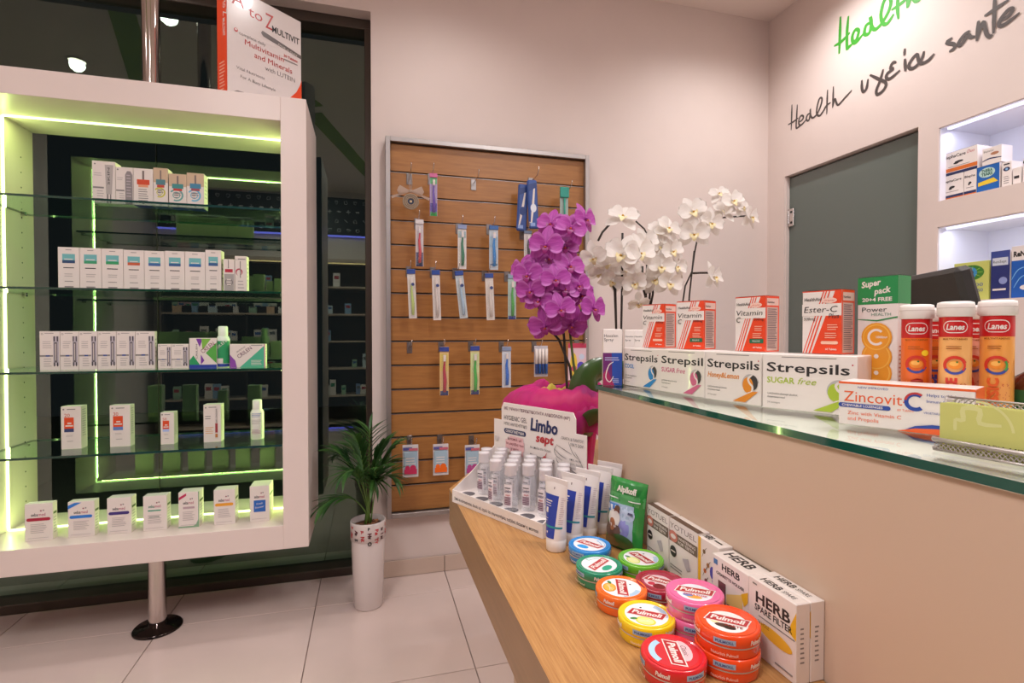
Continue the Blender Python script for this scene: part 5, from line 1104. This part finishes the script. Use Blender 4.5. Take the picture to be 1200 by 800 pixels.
wallbox(.687, .617, .02, .084, 'cream whitening carton with a brown band, right of the matching pair', yot, top=lambda p, w, h: p.rect(0, 0, w, h*.5, M('5a4438', .4)))
YE = M('e8b42a', .4)
def her1(p, w, h):
    p.rect(0, 0, w*.14, h, YE)
    for (x, y, c) in ((.3, .8, '7a5a3a'), (.35, .5, 'c86a2a'), (.4, .35, '8a4a5a'), (.5, .62, 'b07a4a'), (.3, .25, '7a3a4a')): p.disc(w*x, h*y, w*.07, M(c, .5), n=8).stroke([(w*(x-.1), h*(y-.1)), (w*x, h*y), (w*(x+.12), h*(y+.08))], w*.02, M('6a5a40', .5))
    p.disc(w*.72, h*.55, w*.12, M('4a4aa8', .5), ry=h*.1, n=10).disc(w*.8, h*.42, w*.09, M('4a4aa8', .5), n=8).text('H', w*.72, h*.12, h*.13, INK, bold=.035, rot=-.1)
def htop(p, w, h): p.text('HERB', w*.06, h*.25, h*.5, INK, w=w*.34, bold=.04).rect(w*.5, h*.4, w*.85, h*.55, INK)
wallbox(.615, .570, .021, .083, 'white carton with a yellow stripe and printed herbs', her1, top=htop)
def her2(p, w, h):
    p.text('HERB', w*.28, h*.83, h*.10, INK, w=w*.5, bold=.03).text('CIGARETTE HOLDER', w*.12, h*.72, h*.045, INK, w=w*.78, bold=.03)
    p.rect(w*.18, h*.0, w*.40, h*.64, M('6a4a52', .15, coat=1)).rect(w*.44, h*.0, w*.86, h*.36, M('6a6a50', .4)).poly([(w*.42, h*.5), (w*.86, h*.66), (w*.86, h*.40), (w*.42, h*.36)], M('e8c87a', .4)).poly([(w*.9, h*.5), (w, h*.6), (w, h*.75), (w*.82, h*.66)], YE).rect(w*.05, h*.86, w*.16, h*.94, M('4a7ab0', .5))
    p.stroke([(w*.6, 0), (w*.66, h*.12), (w*.74, h*.2)], w*.02, M('3a5a2a', .5))
wallbox(.568, .502, .033, .080, 'cigarette holder carton with a dark window, behind the pink and orange tins', her2, top=lambda p, w, h: p.text('HERB', w*.12, h*.3, h*.45, INK, w=w*.7, bold=.03).rect(0, h*.9, w, h, M('6a5a4c', .4)))
def her3(p, w, h):
    p.poly([(w*.90, h*.72), (w, h*.90), (w, h*.55), (w*.86, h*.6)], YE).text('HERB', w*.17, h*.71, h*.145, INK, w=w*.72, bold=.03).text('SPARE FILTER', w*.15, h*.60, h*.085, INK, w=w*.78, bold=.02)
    p.rect(w*.24, h*.535, w*.98, h*.55, GREY).disc(w*.58, h*.40, w*.36, M('ecb83a', .4), ry=h*.085, rot=-.08).text('24 HOLE', w*.22, h*.44, h*.05, M('8a4a1f', .5), w=w*.25).rect(w*.1, h*.93, w*.2, h*.95, GREY).rect(w*.6, h*.08, w*.95, h*.10, GREY)
hs = lambda p, w, h: p.lines(w*.3, w*.6, h*.7, 8, h*.06, GREY)
for off, lb in ((.0002, 'white and yellow spare filter carton, rear one against the counter'), (.0185, 'white and yellow spare filter carton, front one behind the orange tins')):
    carton('carton', lb, .069, .0175, .083, WB, (BX-off-.0175, .499, z0), (BX-off-.0175, .43, z0), 'flat cartons leaning on the counter front', 'box', her3, hs, None, lambda p, w, h: p.text('HERB', w*.18, h*.25, h*.5, INK, w=w*.4, bold=.03).text('SPARE', w*.62, h*.3, h*.35, INK, w=w*.25), c=.0006)

# ------------------------------------------------------------------ niche goods
def niche_box(xl, xr, yt, z, label, front, X=2.345, hb=None, dep=.06, grp='eye care boxes in the upper wall niche', col=WB, right=None, top=None, w=None):
    a = onX(xl, 400, X); b = onX(xr, 400, X); h = hb or onX((xl+xr)/2, yt, X).z-z
    return carton('carton', label, a.y-b.y-.002, dep, h, col, (X, a.y, z), (X, b.y, z), grp, 'box', front, right, None, top, flap=False)
N1z, N2z = 1.7515, 1.3305; NVY = M('26305a', .4); ORG = M('d8702a', .4)
def bleph(band, txt=True):
    def fn(p, w, h):
        p.rect(0, 0, w, h*.12, ORG).rect(0, h*.12, w, h*.22, NVY) if not band else p.rect(0, 0, w, h*.12, NVY).rect(0, h*.14, w, h*.30, ORG)
        p.text('BlephaCare' if w > .06 else 'Blepha', w*.06, h*.74, h*.14 if w > .1 else h*.09, INK, w=w*(.62 if band else .85), bold=.02)
        if band: p.text('Duo', w*.72, h*.76, h*.14, M('c04a4a', .4), shear=.3, w=w*.2)
        p.disc(w*.5, h*.52, w*.13, INK, ry=h*.05, n=8).disc(w*.42, h*.47, w*.08, INK, ry=h*.04, n=8).rect(w*.2, h*.34, w*.8, h*.36, GREY)
    return fn
a = onX(1100.6, 205, 2.345).z-N1z
niche_box(1100.6, 1127, 0, N1z, 'cream eye care box with a navy and orange foot, lower left in the upper niche', bleph(False), hb=.105)
niche_box(1127, 1142, 0, N1z, 'narrow cream eye care box beside the blue one in the upper niche', bleph(False), hb=.105)
def thera(p, w, h): p.rect(0, 0, w, h, M('1f62b0', .35)).disc(w*.45, h*.74, w*.36, M('b9d8d0', .4), ry=h*.18).text('THERA', w*.45, h*.76, h*.11, M('1f5a4a', .4), align='C', bold=.04, w=w*.5).text('TEARS', w*.45, h*.63, h*.11, M('1f5a4a', .4), align='C', bold=.04, w=w*.5).poly([(w*.06, h*.28), (w*.95, h*.34), (w*.75, h*.5), (w*.06, h*.42)], M('e8c83a', .4))
niche_box(1142, 1169, 0, N1z, 'bright blue eye drop box with a yellow arrow in the upper niche', thera, hb=.106)
niche_box(1100.6, 1143, 0, N1z+.1055, 'long cream box with an orange stripe lying on two others in the niche', bleph(True), hb=.095, dep=.08, top=lambda p, w, h: p.rect(0, 0, w, h, NVY))
def eye(p, w, h): p.stroke([(0, h*.25), (w*.4, h*.35), (w, h*.28)], h*.08, NVY).text('BlephaGel', w*.08, h*.75, h*.11, INK, w=w*.5).disc(w*.65, h*.6, w*.22, M('b07a5a', .4), ry=h*.09)
niche_box(1148, 1171, 0, N1z+.107, 'small cream box with a navy curve on top of the blue eye drop box', eye, hb=.066)
def eye2(p, w, h): p.disc(w*.5, h*.72, w*.35, NVY, ry=h*.08).disc(w*.5, h*.72, w*.14, M('8ab4d8', .4)).lines(w*.2, w*.8, h*.45, 4, h*.08, GREY).rect(w*.2, h*.88, w*.8, h*.93, INK)
niche_box(1171, 1183, 0, N1z, 'white box with a printed blue eye in the upper niche', eye2, hb=.10)
niche_box(1184, 1194, 0, N1z, 'small pale box with an orange foot in the upper niche', lambda p, w, h: p.rect(0, 0, w, h*.12, ORG).rect(w*.15, h*.4, w*.8, h*.55, INK), hb=.068)
niche_box(1195.5, 1212, 0, N1z, 'white box with a black cap mark at the right picture edge', lambda p, w, h: p.disc(w*.3, h*.85, w*.3, INK, ry=h*.1), hb=.095)
def oc(p, w, h):
    p.disc(w*.5, h*.72, w*.38, M('3a7a2a', .4), ry=h*.20).disc(w*.5, h*.72, w*.18, M('3a8ac0', .4)).disc(w*.5, h*.72, w*.08, INK)
    for k in range(9): ang = k*pi/4.5; p.k -= .7; p.stroke([(w*(.5+.18*cos(ang)), h*(.72+.08*sin(ang))), (w*(.5+.26*cos(ang)), h*(.72+.12*sin(ang))), (w*(.5+.34*cos(ang)), h*(.72+.16*sin(ang)))], w*.02, M('9ac84a', .4), 2)
    p.text('100', w*.55, h*.36, h*.09, M('3a5a9a', .4), w=w*.3).text('+ 60', w*.55, h*.22, h*.09, M('3a5a9a', .4), w=w*.3)
G2n = 'contact lens boxes in the lower wall niche'
niche_box(1117, 1158, 0, N2z, 'lime green box with a large printed green eye in the lower niche', oc, hb=.155, col=M('c3c76a', .4), grp=G2n)
def len1(p, w, h): p.rect(0, 0, w, h*.72, M('26306e', .35)).rect(0, h*.72, w, h, M('3a4a90', .35)).rect(w*.08, h*.70, w*.9, h*.86, M('c9d0dc', .4)).text('ReniSept', w*.12, h*.75, h*.06, INK, w=w*.7).disc(w*.65, h*.38, w*.22, M('8a96c8', .3)).rect(w*.1, h*.18, w*.8, h*.22, WHT)
niche_box(1160, 1183, 0, N2z, 'dark blue lens solution box in the lower niche', len1, hb=.185, grp=G2n, top=None)
def renu(p, w, h): p.rect(0, 0, w, h*.72, M('1f5ab0', .35)).text('ReNu', w*.08, h*.80, h*.10, INK, bold=.05, w=w*.6).stroke([(0, h*.35), (w*.3, h*.55), (w*.8, h*.6)], w*.04, M('7ab4e8', .4)).stroke([(w*.1, h*.2), (w*.4, h*.4), (w*.9, h*.45)], w*.04, M('7ab4e8', .4)).disc(w*.6, h*.2, w*.25, WHT, ry=h*.05)
niche_box(1184, 1214, 0, N2z, 'white and blue lens solution box at the right edge of the lower niche', renu, hb=.195, grp=G2n)
# ------------------------------------------------------------------ orchids behind the counter end
def petal_mat(name, c0, c1, tr):
    m = bpy.data.materials.new(name); m.use_nodes = True; nt = m.node_tree; b = nt.nodes['Principled BSDF']
    tc = nt.nodes.new('ShaderNodeTexCoord'); mp = nt.nodes.new('ShaderNodeMapping'); n = nt.nodes.new('ShaderNodeTexNoise'); r = nt.nodes.new('ShaderNodeValToRGB')
    mp.inputs['Scale'].default_value = (220, 30, 30); nt.links.new(tc.outputs['Object'], mp.inputs[0]); nt.links.new(mp.outputs[0], n.inputs[0]); n.inputs['Scale'].default_value = 1; n.inputs['Detail'].default_value = 3
    r.color_ramp.elements[0].position = .35; r.color_ramp.elements[1].position = .7
    for e_, c in zip(r.color_ramp.elements, (c0, c1)): e_.color = [lin(v) for v in hexc(c)]+[1]
    nt.links.new(n.outputs[0], r.inputs[0]); nt.links.new(r.outputs[0], b.inputs['Base Color']); b.inputs['Roughness'].default_value = .5
    t = nt.nodes.new('ShaderNodeBsdfTranslucent'); nt.links.new(r.outputs[0], t.inputs[0]); mx = nt.nodes.new('ShaderNodeMixShader'); mx.inputs[0].default_value = tr
    nt.links.new(b.outputs[0], mx.inputs[1]); nt.links.new(t.outputs[0], mx.inputs[2]); nt.links.new(mx.outputs[0], nt.nodes['Material Output'].inputs[0]); return m
def petal_mesh(L, W, mat, shape, cup=.25, curl=.1, ruf=.0, rim=None):
    N, K = 9, 8; vs = []; fs = []
    for j in range(N+1):
        t = j/N
        hw = W/2*(sin(pi*(t**.62)*.5)**.9*(1-t**5)**.5 if shape == 'round' else sin(pi*min(1, t*.92+.06))**.75)
        if shape == 'round' and t < .12: hw = max(hw, W*.08)
        for i in range(K+1):
            s_ = -1+2*i/K; x = s_*hw; y = L*(t-(.10*(s_**2)*t if shape == 'round' else 0))
            z = cup*W*(s_**2)*.35*sin(pi*t)-curl*L*t*t+ruf*sin(s_*7+t*9)*L
            vs.append((x, y, z))
    for j in range(N):
        for i in range(K): a = j*(K+1)+i; fs.append((a, a+1, a+K+2, a+K+1))
    mb = MB(); n0 = len(fs)
    mb.add(vs, fs, mat, True)
    if rim:
        ri = mb.mi(rim)
        for q in range(n0):
            j, i = q//K, q % K
            if i in (0, K-1) or j == N-1: mb.m[q] = ri
    o = mb.build('petal'); me = o.data; bpy.data.objects.remove(o); return me
PUR = petal_mat('orchid_purple', 'a8389c', 'c458b8', .3); PURR = petal_mat('orchid_purple_rim', 'c468be', 'd886d2', .35); PURD = M('8a1c6a', .4); WO = petal_mat('orchid_white', 'efe8e2', 'f6f1ec', .4); YEL = M('d8b04a', .4); LIPR = M('9a2a50', .4); STK = M('2a2018', .5); STG = M('4a5a28', .5)
def flower_kit(pm, rim, lipm, lipc, S_, cup, ruf):
    return dict(pet=petal_mesh(.036*S_, .044*S_, pm, 'round', cup, .12, ruf, rim), sep=petal_mesh(.038*S_, .024*S_, pm, 'oval', .2, .15, ruf*.5, rim), lipm=lipm, lipc=lipc, S=S_, pm=pm)
KP = flower_kit(PUR, PURR, PURD, M('c8503a', .4), 1.22, .3, .004); KW = flower_kit(WO, None, M('e8d8a8', .4), M('c89a3a', .4), 1.0, .6, .012)
def make_flower(kit, parent, pos, face, roll, sc=1, close=0):
    """one moth orchid bloom: three sepals around the column in the flower mesh, two petals and a lip as its pieces"""
    S_ = kit['S']; mb = MB()
    src = kit['sep']; sv = [v.co.copy() for v in src.vertices]; sf = [tuple(p.vertices) for p in src.polygons]
    for ang in (0, 128, -128):
        m = Matrix.Rotation(radians(ang), 4, 'Z')@Matrix.Translation((0, .003, -.002))@Matrix.Rotation(-.12+close, 4, 'X'); mb.add([tuple(m@v) for v in sv], sf, kit['pm'], True)
    mb.tube([(0, -.001, 0), (0, .001, .007*S_), (0, -.003, .010*S_)], [.003*S_, .0035*S_, .002*S_], kit['pm'], 6)
    f = Vector(face).normalized(); up = Vector((0, 0, 1)); x = up.cross(f).normalized(); y = f.cross(x)
    R = Matrix((x, y, f)).transposed().to_4x4()@Matrix.Rotation(roll, 4, 'Z')@Matrix.Scale(sc, 4)
    fo = mb.build('flower', parent); R.translation = pos; fo.matrix_local = R
    for sg in (-1, 1):
        p = link('petal', kit['pet'], fo); p.matrix_local = Matrix.Rotation(sg*radians(78), 4, 'Z')@Matrix.Translation((0, .002, .002))@Matrix.Rotation(.10+close, 4, 'X')
    lp = MB()
    lp.add([(0, -.002, .004), (.007*S_, -.006*S_, .008), (.004*S_, -.016*S_, .010), (0, -.019*S_, .007), (-.004*S_, -.016*S_, .010), (-.007*S_, -.006*S_, .008), (0, -.008*S_, .012)], [(0, 1, 6), (1, 2, 6), (2, 3, 6), (3, 4, 6), (4, 5, 6), (5, 0, 6)], kit['lipm'], True)
    for sg in (-1, 1): lp.add([(0, -.003, .004), (sg*.010*S_, -.001*S_, .009), (sg*.009*S_, -.009*S_, .011), (sg*.002, -.008*S_, .006)], [(0, 1, 2, 3)], kit['lipm'], True)
    lp.lathe([(.0028*S_, 0), (.0018*S_, .003), (.0001, .004)], kit['lipc'], 8, Matrix.Translation((0, -.004*S_, .009)))
    lp.build('lip', fo)
    return fo
def vdir(dx, dy, dz): return RT*dx+Vector((0, 0, 1))*dy-FW*dz
def leaf(parent, pts, w, mat, name='leaf', face=None):
    P = [Vector(p) for p in pts]; Q = []
    for i in range(len(P)-1):
        p0, p1, p2, p3 = P[max(i-1, 0)], P[i], P[i+1], P[min(i+2, len(P)-1)]
        for k in range(5): t = k/5; Q.append(.5*((2*p1)+(p2-p0)*t+(2*p0-5*p1+4*p2-p3)*t*t+(3*p1-p0-3*p2+p3)*t**3))
    Q.append(P[-1]); mb = MB(); vs = []; N = len(Q)-1
    for i, q in enumerate(Q):
        d = (Q[min(i+1, N)]-Q[max(i-1, 0)]).normalized(); s_ = d.cross(face) if face else d.cross(Vector((0, 0, 1))); s_ = s_.normalized() if s_.length > .1 else RT; n = s_.cross(d)
        t = i/N; hw = w/2*(sin(pi*min(1, .18+t*.82))**.6)
        for k, c in enumerate((-1, -.5, 0, .5, 1)): vs.append(tuple(q+s_*hw*c+n*(abs(c)*hw*.35)))
        for k, c in enumerate((1, .5, 0, -.5, -1)): vs.append(tuple(q+s_*hw*c+n*(abs(c)*hw*.35-.0015)))
    fs = [(i*10+k, i*10+(k+1) % 10, (i+1)*10+(k+1) % 10, (i+1)*10+k) for i in range(N) for k in range(10)]
    mb.add(vs, fs, mat, True); return mb.build(name, parent)
OL = M('2f4a1e', .3, coat=.4, noise=.15, scale=20)
def P_(px, py, d, o): return atd(px, py, d)-o
def orchid_base(px, d, potm, label, r=.055, h=.105):
    b = atd(px, 390, d); t = empty('potted_orchid', (b.x, b.y, LZ+.0005)); tag(t, label, 'plant')
    MB().lathe([(.0001, 0), (r*.78, 0), (r*.8, .003), (r, h), (r*.93, h), (r*.88, h-.012)], potm, 28).build('pot', t)
    MB().lathe([(r*.9, h-.013), (.0001, h-.006)], M('5a4030', .9, noise=.4, scale=50, bump=.6), 20).build('soil', t)
    return t, Vector(t.location)
t, o = orchid_base(667, 1.36, M('d8c8c8', .4), 'purple moth orchid wrapped in magenta tulle behind the gel display')
pd = 1.36
purp = [(669, 267, 0, .1, 0), (646, 262, -.3, .1, .04), (685, 257, .9, .1, .02), (640, 287, -.25, -.1, 0), (661.6, 290, .1, .2, .05), (643, 303, -.1, .1, .03), (651, 327, 0, 0, -.01), (631, 310, -.3, .2, .03), (619, 322, -.5, 0, .02), (667, 312, .4, .2, .02), (622, 340, -.4, -.2, .01),
 (676.5, 334, .5, 0, .02), (656.5, 362, .1, 0, -.02), (632, 352, -.35, 0, .01), (639, 381, -.3, -.35, .01), (670, 380, .2, -.4, .02), (694.5, 361, .75, 0, .01), (662, 338, .15, .05, .01), (612, 316, -.9, .1, .04), (647, 346, -.1, -.1, .03), (655, 280, 0, .3, .06), (680, 345, .3, -.1, .05), (652, 372, -.05, -.2, .03)]
for i, (px, py, dx, dy, dd) in enumerate(purp):
    make_flower(KP, t, P_(px, py, pd+dd, o), vdir(dx, dy+.05, 1), random.uniform(-.35, .35), random.uniform(.95, 1.1) if dd < .03 else .95)
for pts in ([(669, 545), (666, 480), (663, 430), (661, 395), (655, 350), (648, 300), (662, 262)], [(673, 545), (674, 480), (668, 430), (655, 398), (640, 380), (625, 345), (618, 318)], [(676, 545), (680, 470), (672, 425), (668, 390), (682, 362), (692, 358)]):
    MB().tube([P_(x, y, pd+.045, o) for x, y in pts], .0036, STG if pts[0][0] == 676 else STK, 7).build('stem', t)
leaf(t, [P_(672, 530, 1.34, o), P_(680, 470, 1.31, o), P_(694, 440, 1.30, o), P_(722, 433, 1.33, o), P_(740, 445, 1.36, o)], .074, OL, face=FW+Vector((.3, .2, .5)))
leaf(t, [P_(674, 530, 1.36, o), P_(690, 498, 1.28, o), P_(705, 488, 1.25, o), P_(722, 500, 1.22, o)], .055, OL, face=FW+Vector((0, 0, .9)))
leaf(t, [P_(668, 530, 1.36, o), P_(660, 495, 1.42, o), P_(640, 480, 1.48, o)], .05, OL)
TUL = {}
def tulle(c, al, name):
    m = bpy.data.materials.new(name); m.use_nodes = True; nt = m.node_tree; b = nt.nodes['Principled BSDF']; rgb = [lin(v) for v in hexc(c)]+[1]
    b.inputs['Base Color'].default_value = rgb; b.inputs['Roughness'].default_value = .5; b.inputs['Sheen Weight'].default_value = .3
    tr = nt.nodes.new('ShaderNodeBsdfTransparent'); tr.inputs[0].default_value = [min(1, v*1.2+.25) for v in rgb[:3]]+[1]; tl = nt.nodes.new('ShaderNodeBsdfTranslucent'); tl.inputs[0].default_value = rgb
    a = nt.nodes.new('ShaderNodeMixShader'); a.inputs[0].default_value = .4; nt.links.new(b.outputs[0], a.inputs[1]); nt.links.new(tl.outputs[0], a.inputs[2])
    mx = nt.nodes.new('ShaderNodeMixShader'); mx.inputs[0].default_value = al; nt.links.new(tr.outputs[0], mx.inputs[1]); nt.links.new(a.outputs[0], mx.inputs[2]); nt.links.new(mx.outputs[0], nt.nodes['Material Output'].inputs[0]); return m
PK = tulle('e648aa', .42, 'magenta_tulle'); PK2 = tulle('d02e90', .55, 'deep_magenta_tulle'); YT = tulle('d8cc58', .85, 'yellow_tissue')
def wrap(name, mat, z1, r0, r1, lobes, ph, left, seed, par):
    rr = random.Random(seed); N, K = 22, 130; vs = []; fs = []; amp = [rr.uniform(.6, 1.3) for _ in range(9)]
    for j in range(N+1):
        t = j/N
        for i in range(K):
            a = 2*pi*i/K; ru = sum(amp[q]*sin((lobes+q*2)*a+ph+q*1.7) for q in range(3))/3
            dirn = (.5+.5*cos(a-pi+.15))**1.6
            u = min(1, t/.72); base = r0+(r1-r0)*u**1.2*(1+left*dirn)
            z = .004+(z1-.004)*sin(u*pi/2)*(1-.06*u*ru)
            if t > .72:
                q = (t-.72)/.28*pi*.75; base += .030*(1+left*dirn)*sin(q); z -= .045*(1-cos(q))
            r = base*(1+.12*ru*u+.012*u*sin(a*(17+seed)+t*5)+.009*u*sin(a*(31+seed)-t*9)); z += .002*u*sin(a*(19+seed)+t*7)
            vs.append((r*cos(a), r*sin(a)*.8, max(.003, z)))
    for j in range(N):
        for i in range(K): fs.append((j*K+i, j*K+(i+1) % K, (j+1)*K+(i+1) % K, (j+1)*K+i))
    return MB().add(vs, fs, mat, True).build(name, par)
wrap('tulle_wrap', PK, .222, .060, .078, 5, .4, 1.25, 2, t); wrap('tulle_wrap', PK2, .185, .064, .092, 6, 2.0, .45, 5, t); wrap('tissue_wrap', YT, .214, .050, .066, 5, 1.0, .05, 9, t)
# white orchids
WP = M('e6dedb', .3, coat=.3)
whites = [
 (727, 1.50, 'white moth orchid with arching stems, nearest the pink orchid',
  [(730, 255, -.1, .7, 0, 1.1), (696, 301, -.5, -.3, 0, 1.0), (711, 309, -.1, .3, .02, 1), (729, 298, -.3, .1, -.02, 1.25), (748, 296, .3, .1, -.02, 1.2), (718, 328, .1, -.5, .03, .9), (742, 331, .2, -.2, .02, .95), (748, 354, .1, -.8, .01, .75), (756, 284, .3, .2, .03, 1), (735, 316, 0, .2, .04, 1), (702, 318, -.4, -.5, .03, .8)],
  [[(729, 470), (728, 390), (729, 330), (729.5, 273)], [(726, 470), (722, 390), (720, 340), (712, 318), (700, 300), (688, 296)], [(724, 470), (722, 380), (721, 330), (725, 313)], [(701, 282), (706, 272), (716, 261)]]),
 (757, 1.56, 'white moth orchid with two dark upright stakes, middle one of the white plants',
  [(774, 312, .1, 0, 0, 1.05), (783.5, 331, .3, -.1, 0, 1.05), (767, 327, -.3, 0, .02, 1), (782, 268, .4, .4, .02, 1), (786, 294, .4, .1, .02, 1), (771.6, 272, 0, .5, .03, .9), (776, 290, 0, .2, .04, 1), (792, 312, .5, .1, .03, .9)],
  [[(756, 470), (757, 380), (758, 310), (761, 280), (755, 268), (745, 259)], [(760, 470), (760, 370), (763, 320), (765.5, 267)], [(756, 470), (757, 350), (753, 335), (753, 312)], [(760, 470), (762, 360), (765, 345), (766, 330)]]),
 (806, 1.62, 'white moth orchid with yellow throated blooms, farthest right',
  [(811, 248, -.1, .2, 0, 1.1), (813, 273, -.2, -.1, 0, 1.15), (832, 261, .3, 0, .01, 1.05), (857, 236, .2, .3, .02, 1.0), (848, 248, .1, .6, .03, .9), (878, 254, .85, .1, .02, 1.0), (835, 324, .9, .2, .01, 1.05), (842, 228, -.1, .7, .04, .8), (868, 243, .6, .3, .04, .8)],
  [[(808, 470), (806, 380), (808, 345), (811, 318), (813.5, 294)], [(804, 470), (800, 355), (803, 335), (811, 318), (814, 296), (818, 276), (838, 256), (856, 254), (874, 253)], [(812, 320), (822, 319.5), (832, 319.5)]])]
for (px, d, lb, fl_, st) in whites:
    t, o = orchid_base(px, d, WP, lb)
    for (x, y, dx, dy, dd, sc) in fl_: make_flower(KW, t, P_(x, y, d+dd, o), vdir(dx, dy, 1), random.uniform(-.5, .5), sc*1.2, close=.18)
    for pts in st: MB().tube([P_(x, y, d+.035, o) for x, y in pts], .0034 if len(pts) < 5 else .0026, STK, 7).build('stem', t)
    for sg in (-1, 1): leaf(t, [Vector((0, 0, .10)), Vector((sg*.04, .02, .15)), Vector((sg*.09, .03, .13))], .05, OL)
# ------------------------------------------------------------------ the far side of the shop, seen in the window's reflection
un = empty('wall_shelving', (0, BY+.2, 0)); tag(un, 'long wall shelving unit across the shop, mirrored in the shop window', 'shelving')
SHB = M('b9a392', .5); BK = M('4a3c34', .6)
MB().box(-2.3, -.19, .0, 2.1, -.17, 2.08, BK).build('back_sheet', un)
for x in (-2.3, -1.42, -.54, .34, 1.22, 2.08): MB().cbox(x, -.17, 0, x+.02, .16, 2.08, M('2c2420', .5), .001).build('upright', un)
SZ = [.08, .42, .76, 1.10, 1.44, 1.78]
for z in SZ: MB().cbox(-2.3, -.168, z-.02, 2.1, .165, z, SHB, .001).build('shelf', un)
MB().cbox(-2.3, -.19, 2.08, 2.1, .17, 2.12, SHB, .002).build('top_panel', un)
MB().box(-2.28, .12, 2.066, 2.08, .135, 2.078, M('ffdca0', .5, emit=4)).build('led_strip', un)
MB().box(-2.28, .166, .005, 2.08, .175, .02, M('6a6aff', .5, emit=4)).build('led_strip', un)
sg = empty('icon_banner', (0, BY, 0)); tag(sg, 'black banner with small white health icons above the far shelving, mirrored in the window', 'sign')
MB().cbox(-2.45, .0005, 2.48, 2.25, .05, 2.96, M('0c0c0e', .4), .002).build('board', sg)
MB().box(-2.45, .03, 2.455, 2.25, .045, 2.475, M('7a7aff', .5, emit=5)).build('led_strip', sg)
p = Print((2.25, .0505, 2.48), (-1, 0, 0), (0, 0, 1), step=2e-4); ic = M('d8d8d8', .5)
for i in range(40):
    for j in range(4):
        x, y = .06+i*.116+(j % 2)*.03, .06+j*.12; k = (i*3+j*5) % 6; p.k = 2
        if k == 0: p.ring(x, y, .018, .024, ic, n=12)
        elif k == 1: p.rect(x-.005, y-.025, x+.005, y+.025, ic).rect(x-.025, y-.005, x+.025, y+.005, ic)
        elif k == 2: p.stroke([(x-.02, y-.02), (x+.02, y+.02)], .012, ic, 1)
        elif k == 3: p.stroke([(x, y-.025), (x-.022, y+.005), (x-.01, y+.02), (x, y+.01), (x+.01, y+.02), (x+.022, y+.005), (x, y-.025)], .006, ic, 2)
        elif k == 4: p.pill(x-.025, y-.01, x+.025, y+.01, ic)
        else: p.stroke([(x-.02, y), (x, y+.022), (x+.02, y), (x+.02, y-.02), (x-.02, y-.02), (x-.02, y)], .006, ic, 1)
tag(p.build('icon_print', sg), kind='stuff')
rr = random.Random(11); cols = ['e4dad4', 'e4dad4', 'd9cfc8', 'c9d4da', 'd8a0a8', '8aa8c8', 'd8b090', '9ab89a', 'e8e4e0', '7a90b8']
protos = []
for z in SZ[1:]:
    x = -2.2
    while x < 2.0:
        w_, h_ = rr.uniform(.05, .10), rr.uniform(.10, .19); c = rr.choice(cols)
        if rr.random() < .55:
            o = MB().cbox(-w_/2, -.03, 0, w_/2, .03, h_, M(c, .5), .001).build('carton', None, (x+w_/2, BY+.30, z+.0005))
            MB().box(-w_*.35, .0302, h_*.55, w_*.35, .0306, h_*.8, M(rr.choice(['3a5a9a', 'b03a4a', '3a8a6a', '6a6a70']), .5)).build('front_print', o)
            tag(o, 'small carton on the far shelving, mirrored in the shop window', 'box', 'cartons on the far shelving')
        x += w_+rr.choice([.004, .004, .05, .12])
        if any(abs(x-u) < .03 or abs(x+.05-u) < .06 for u in (-1.42, -.54, .34, 1.22)): x += .07
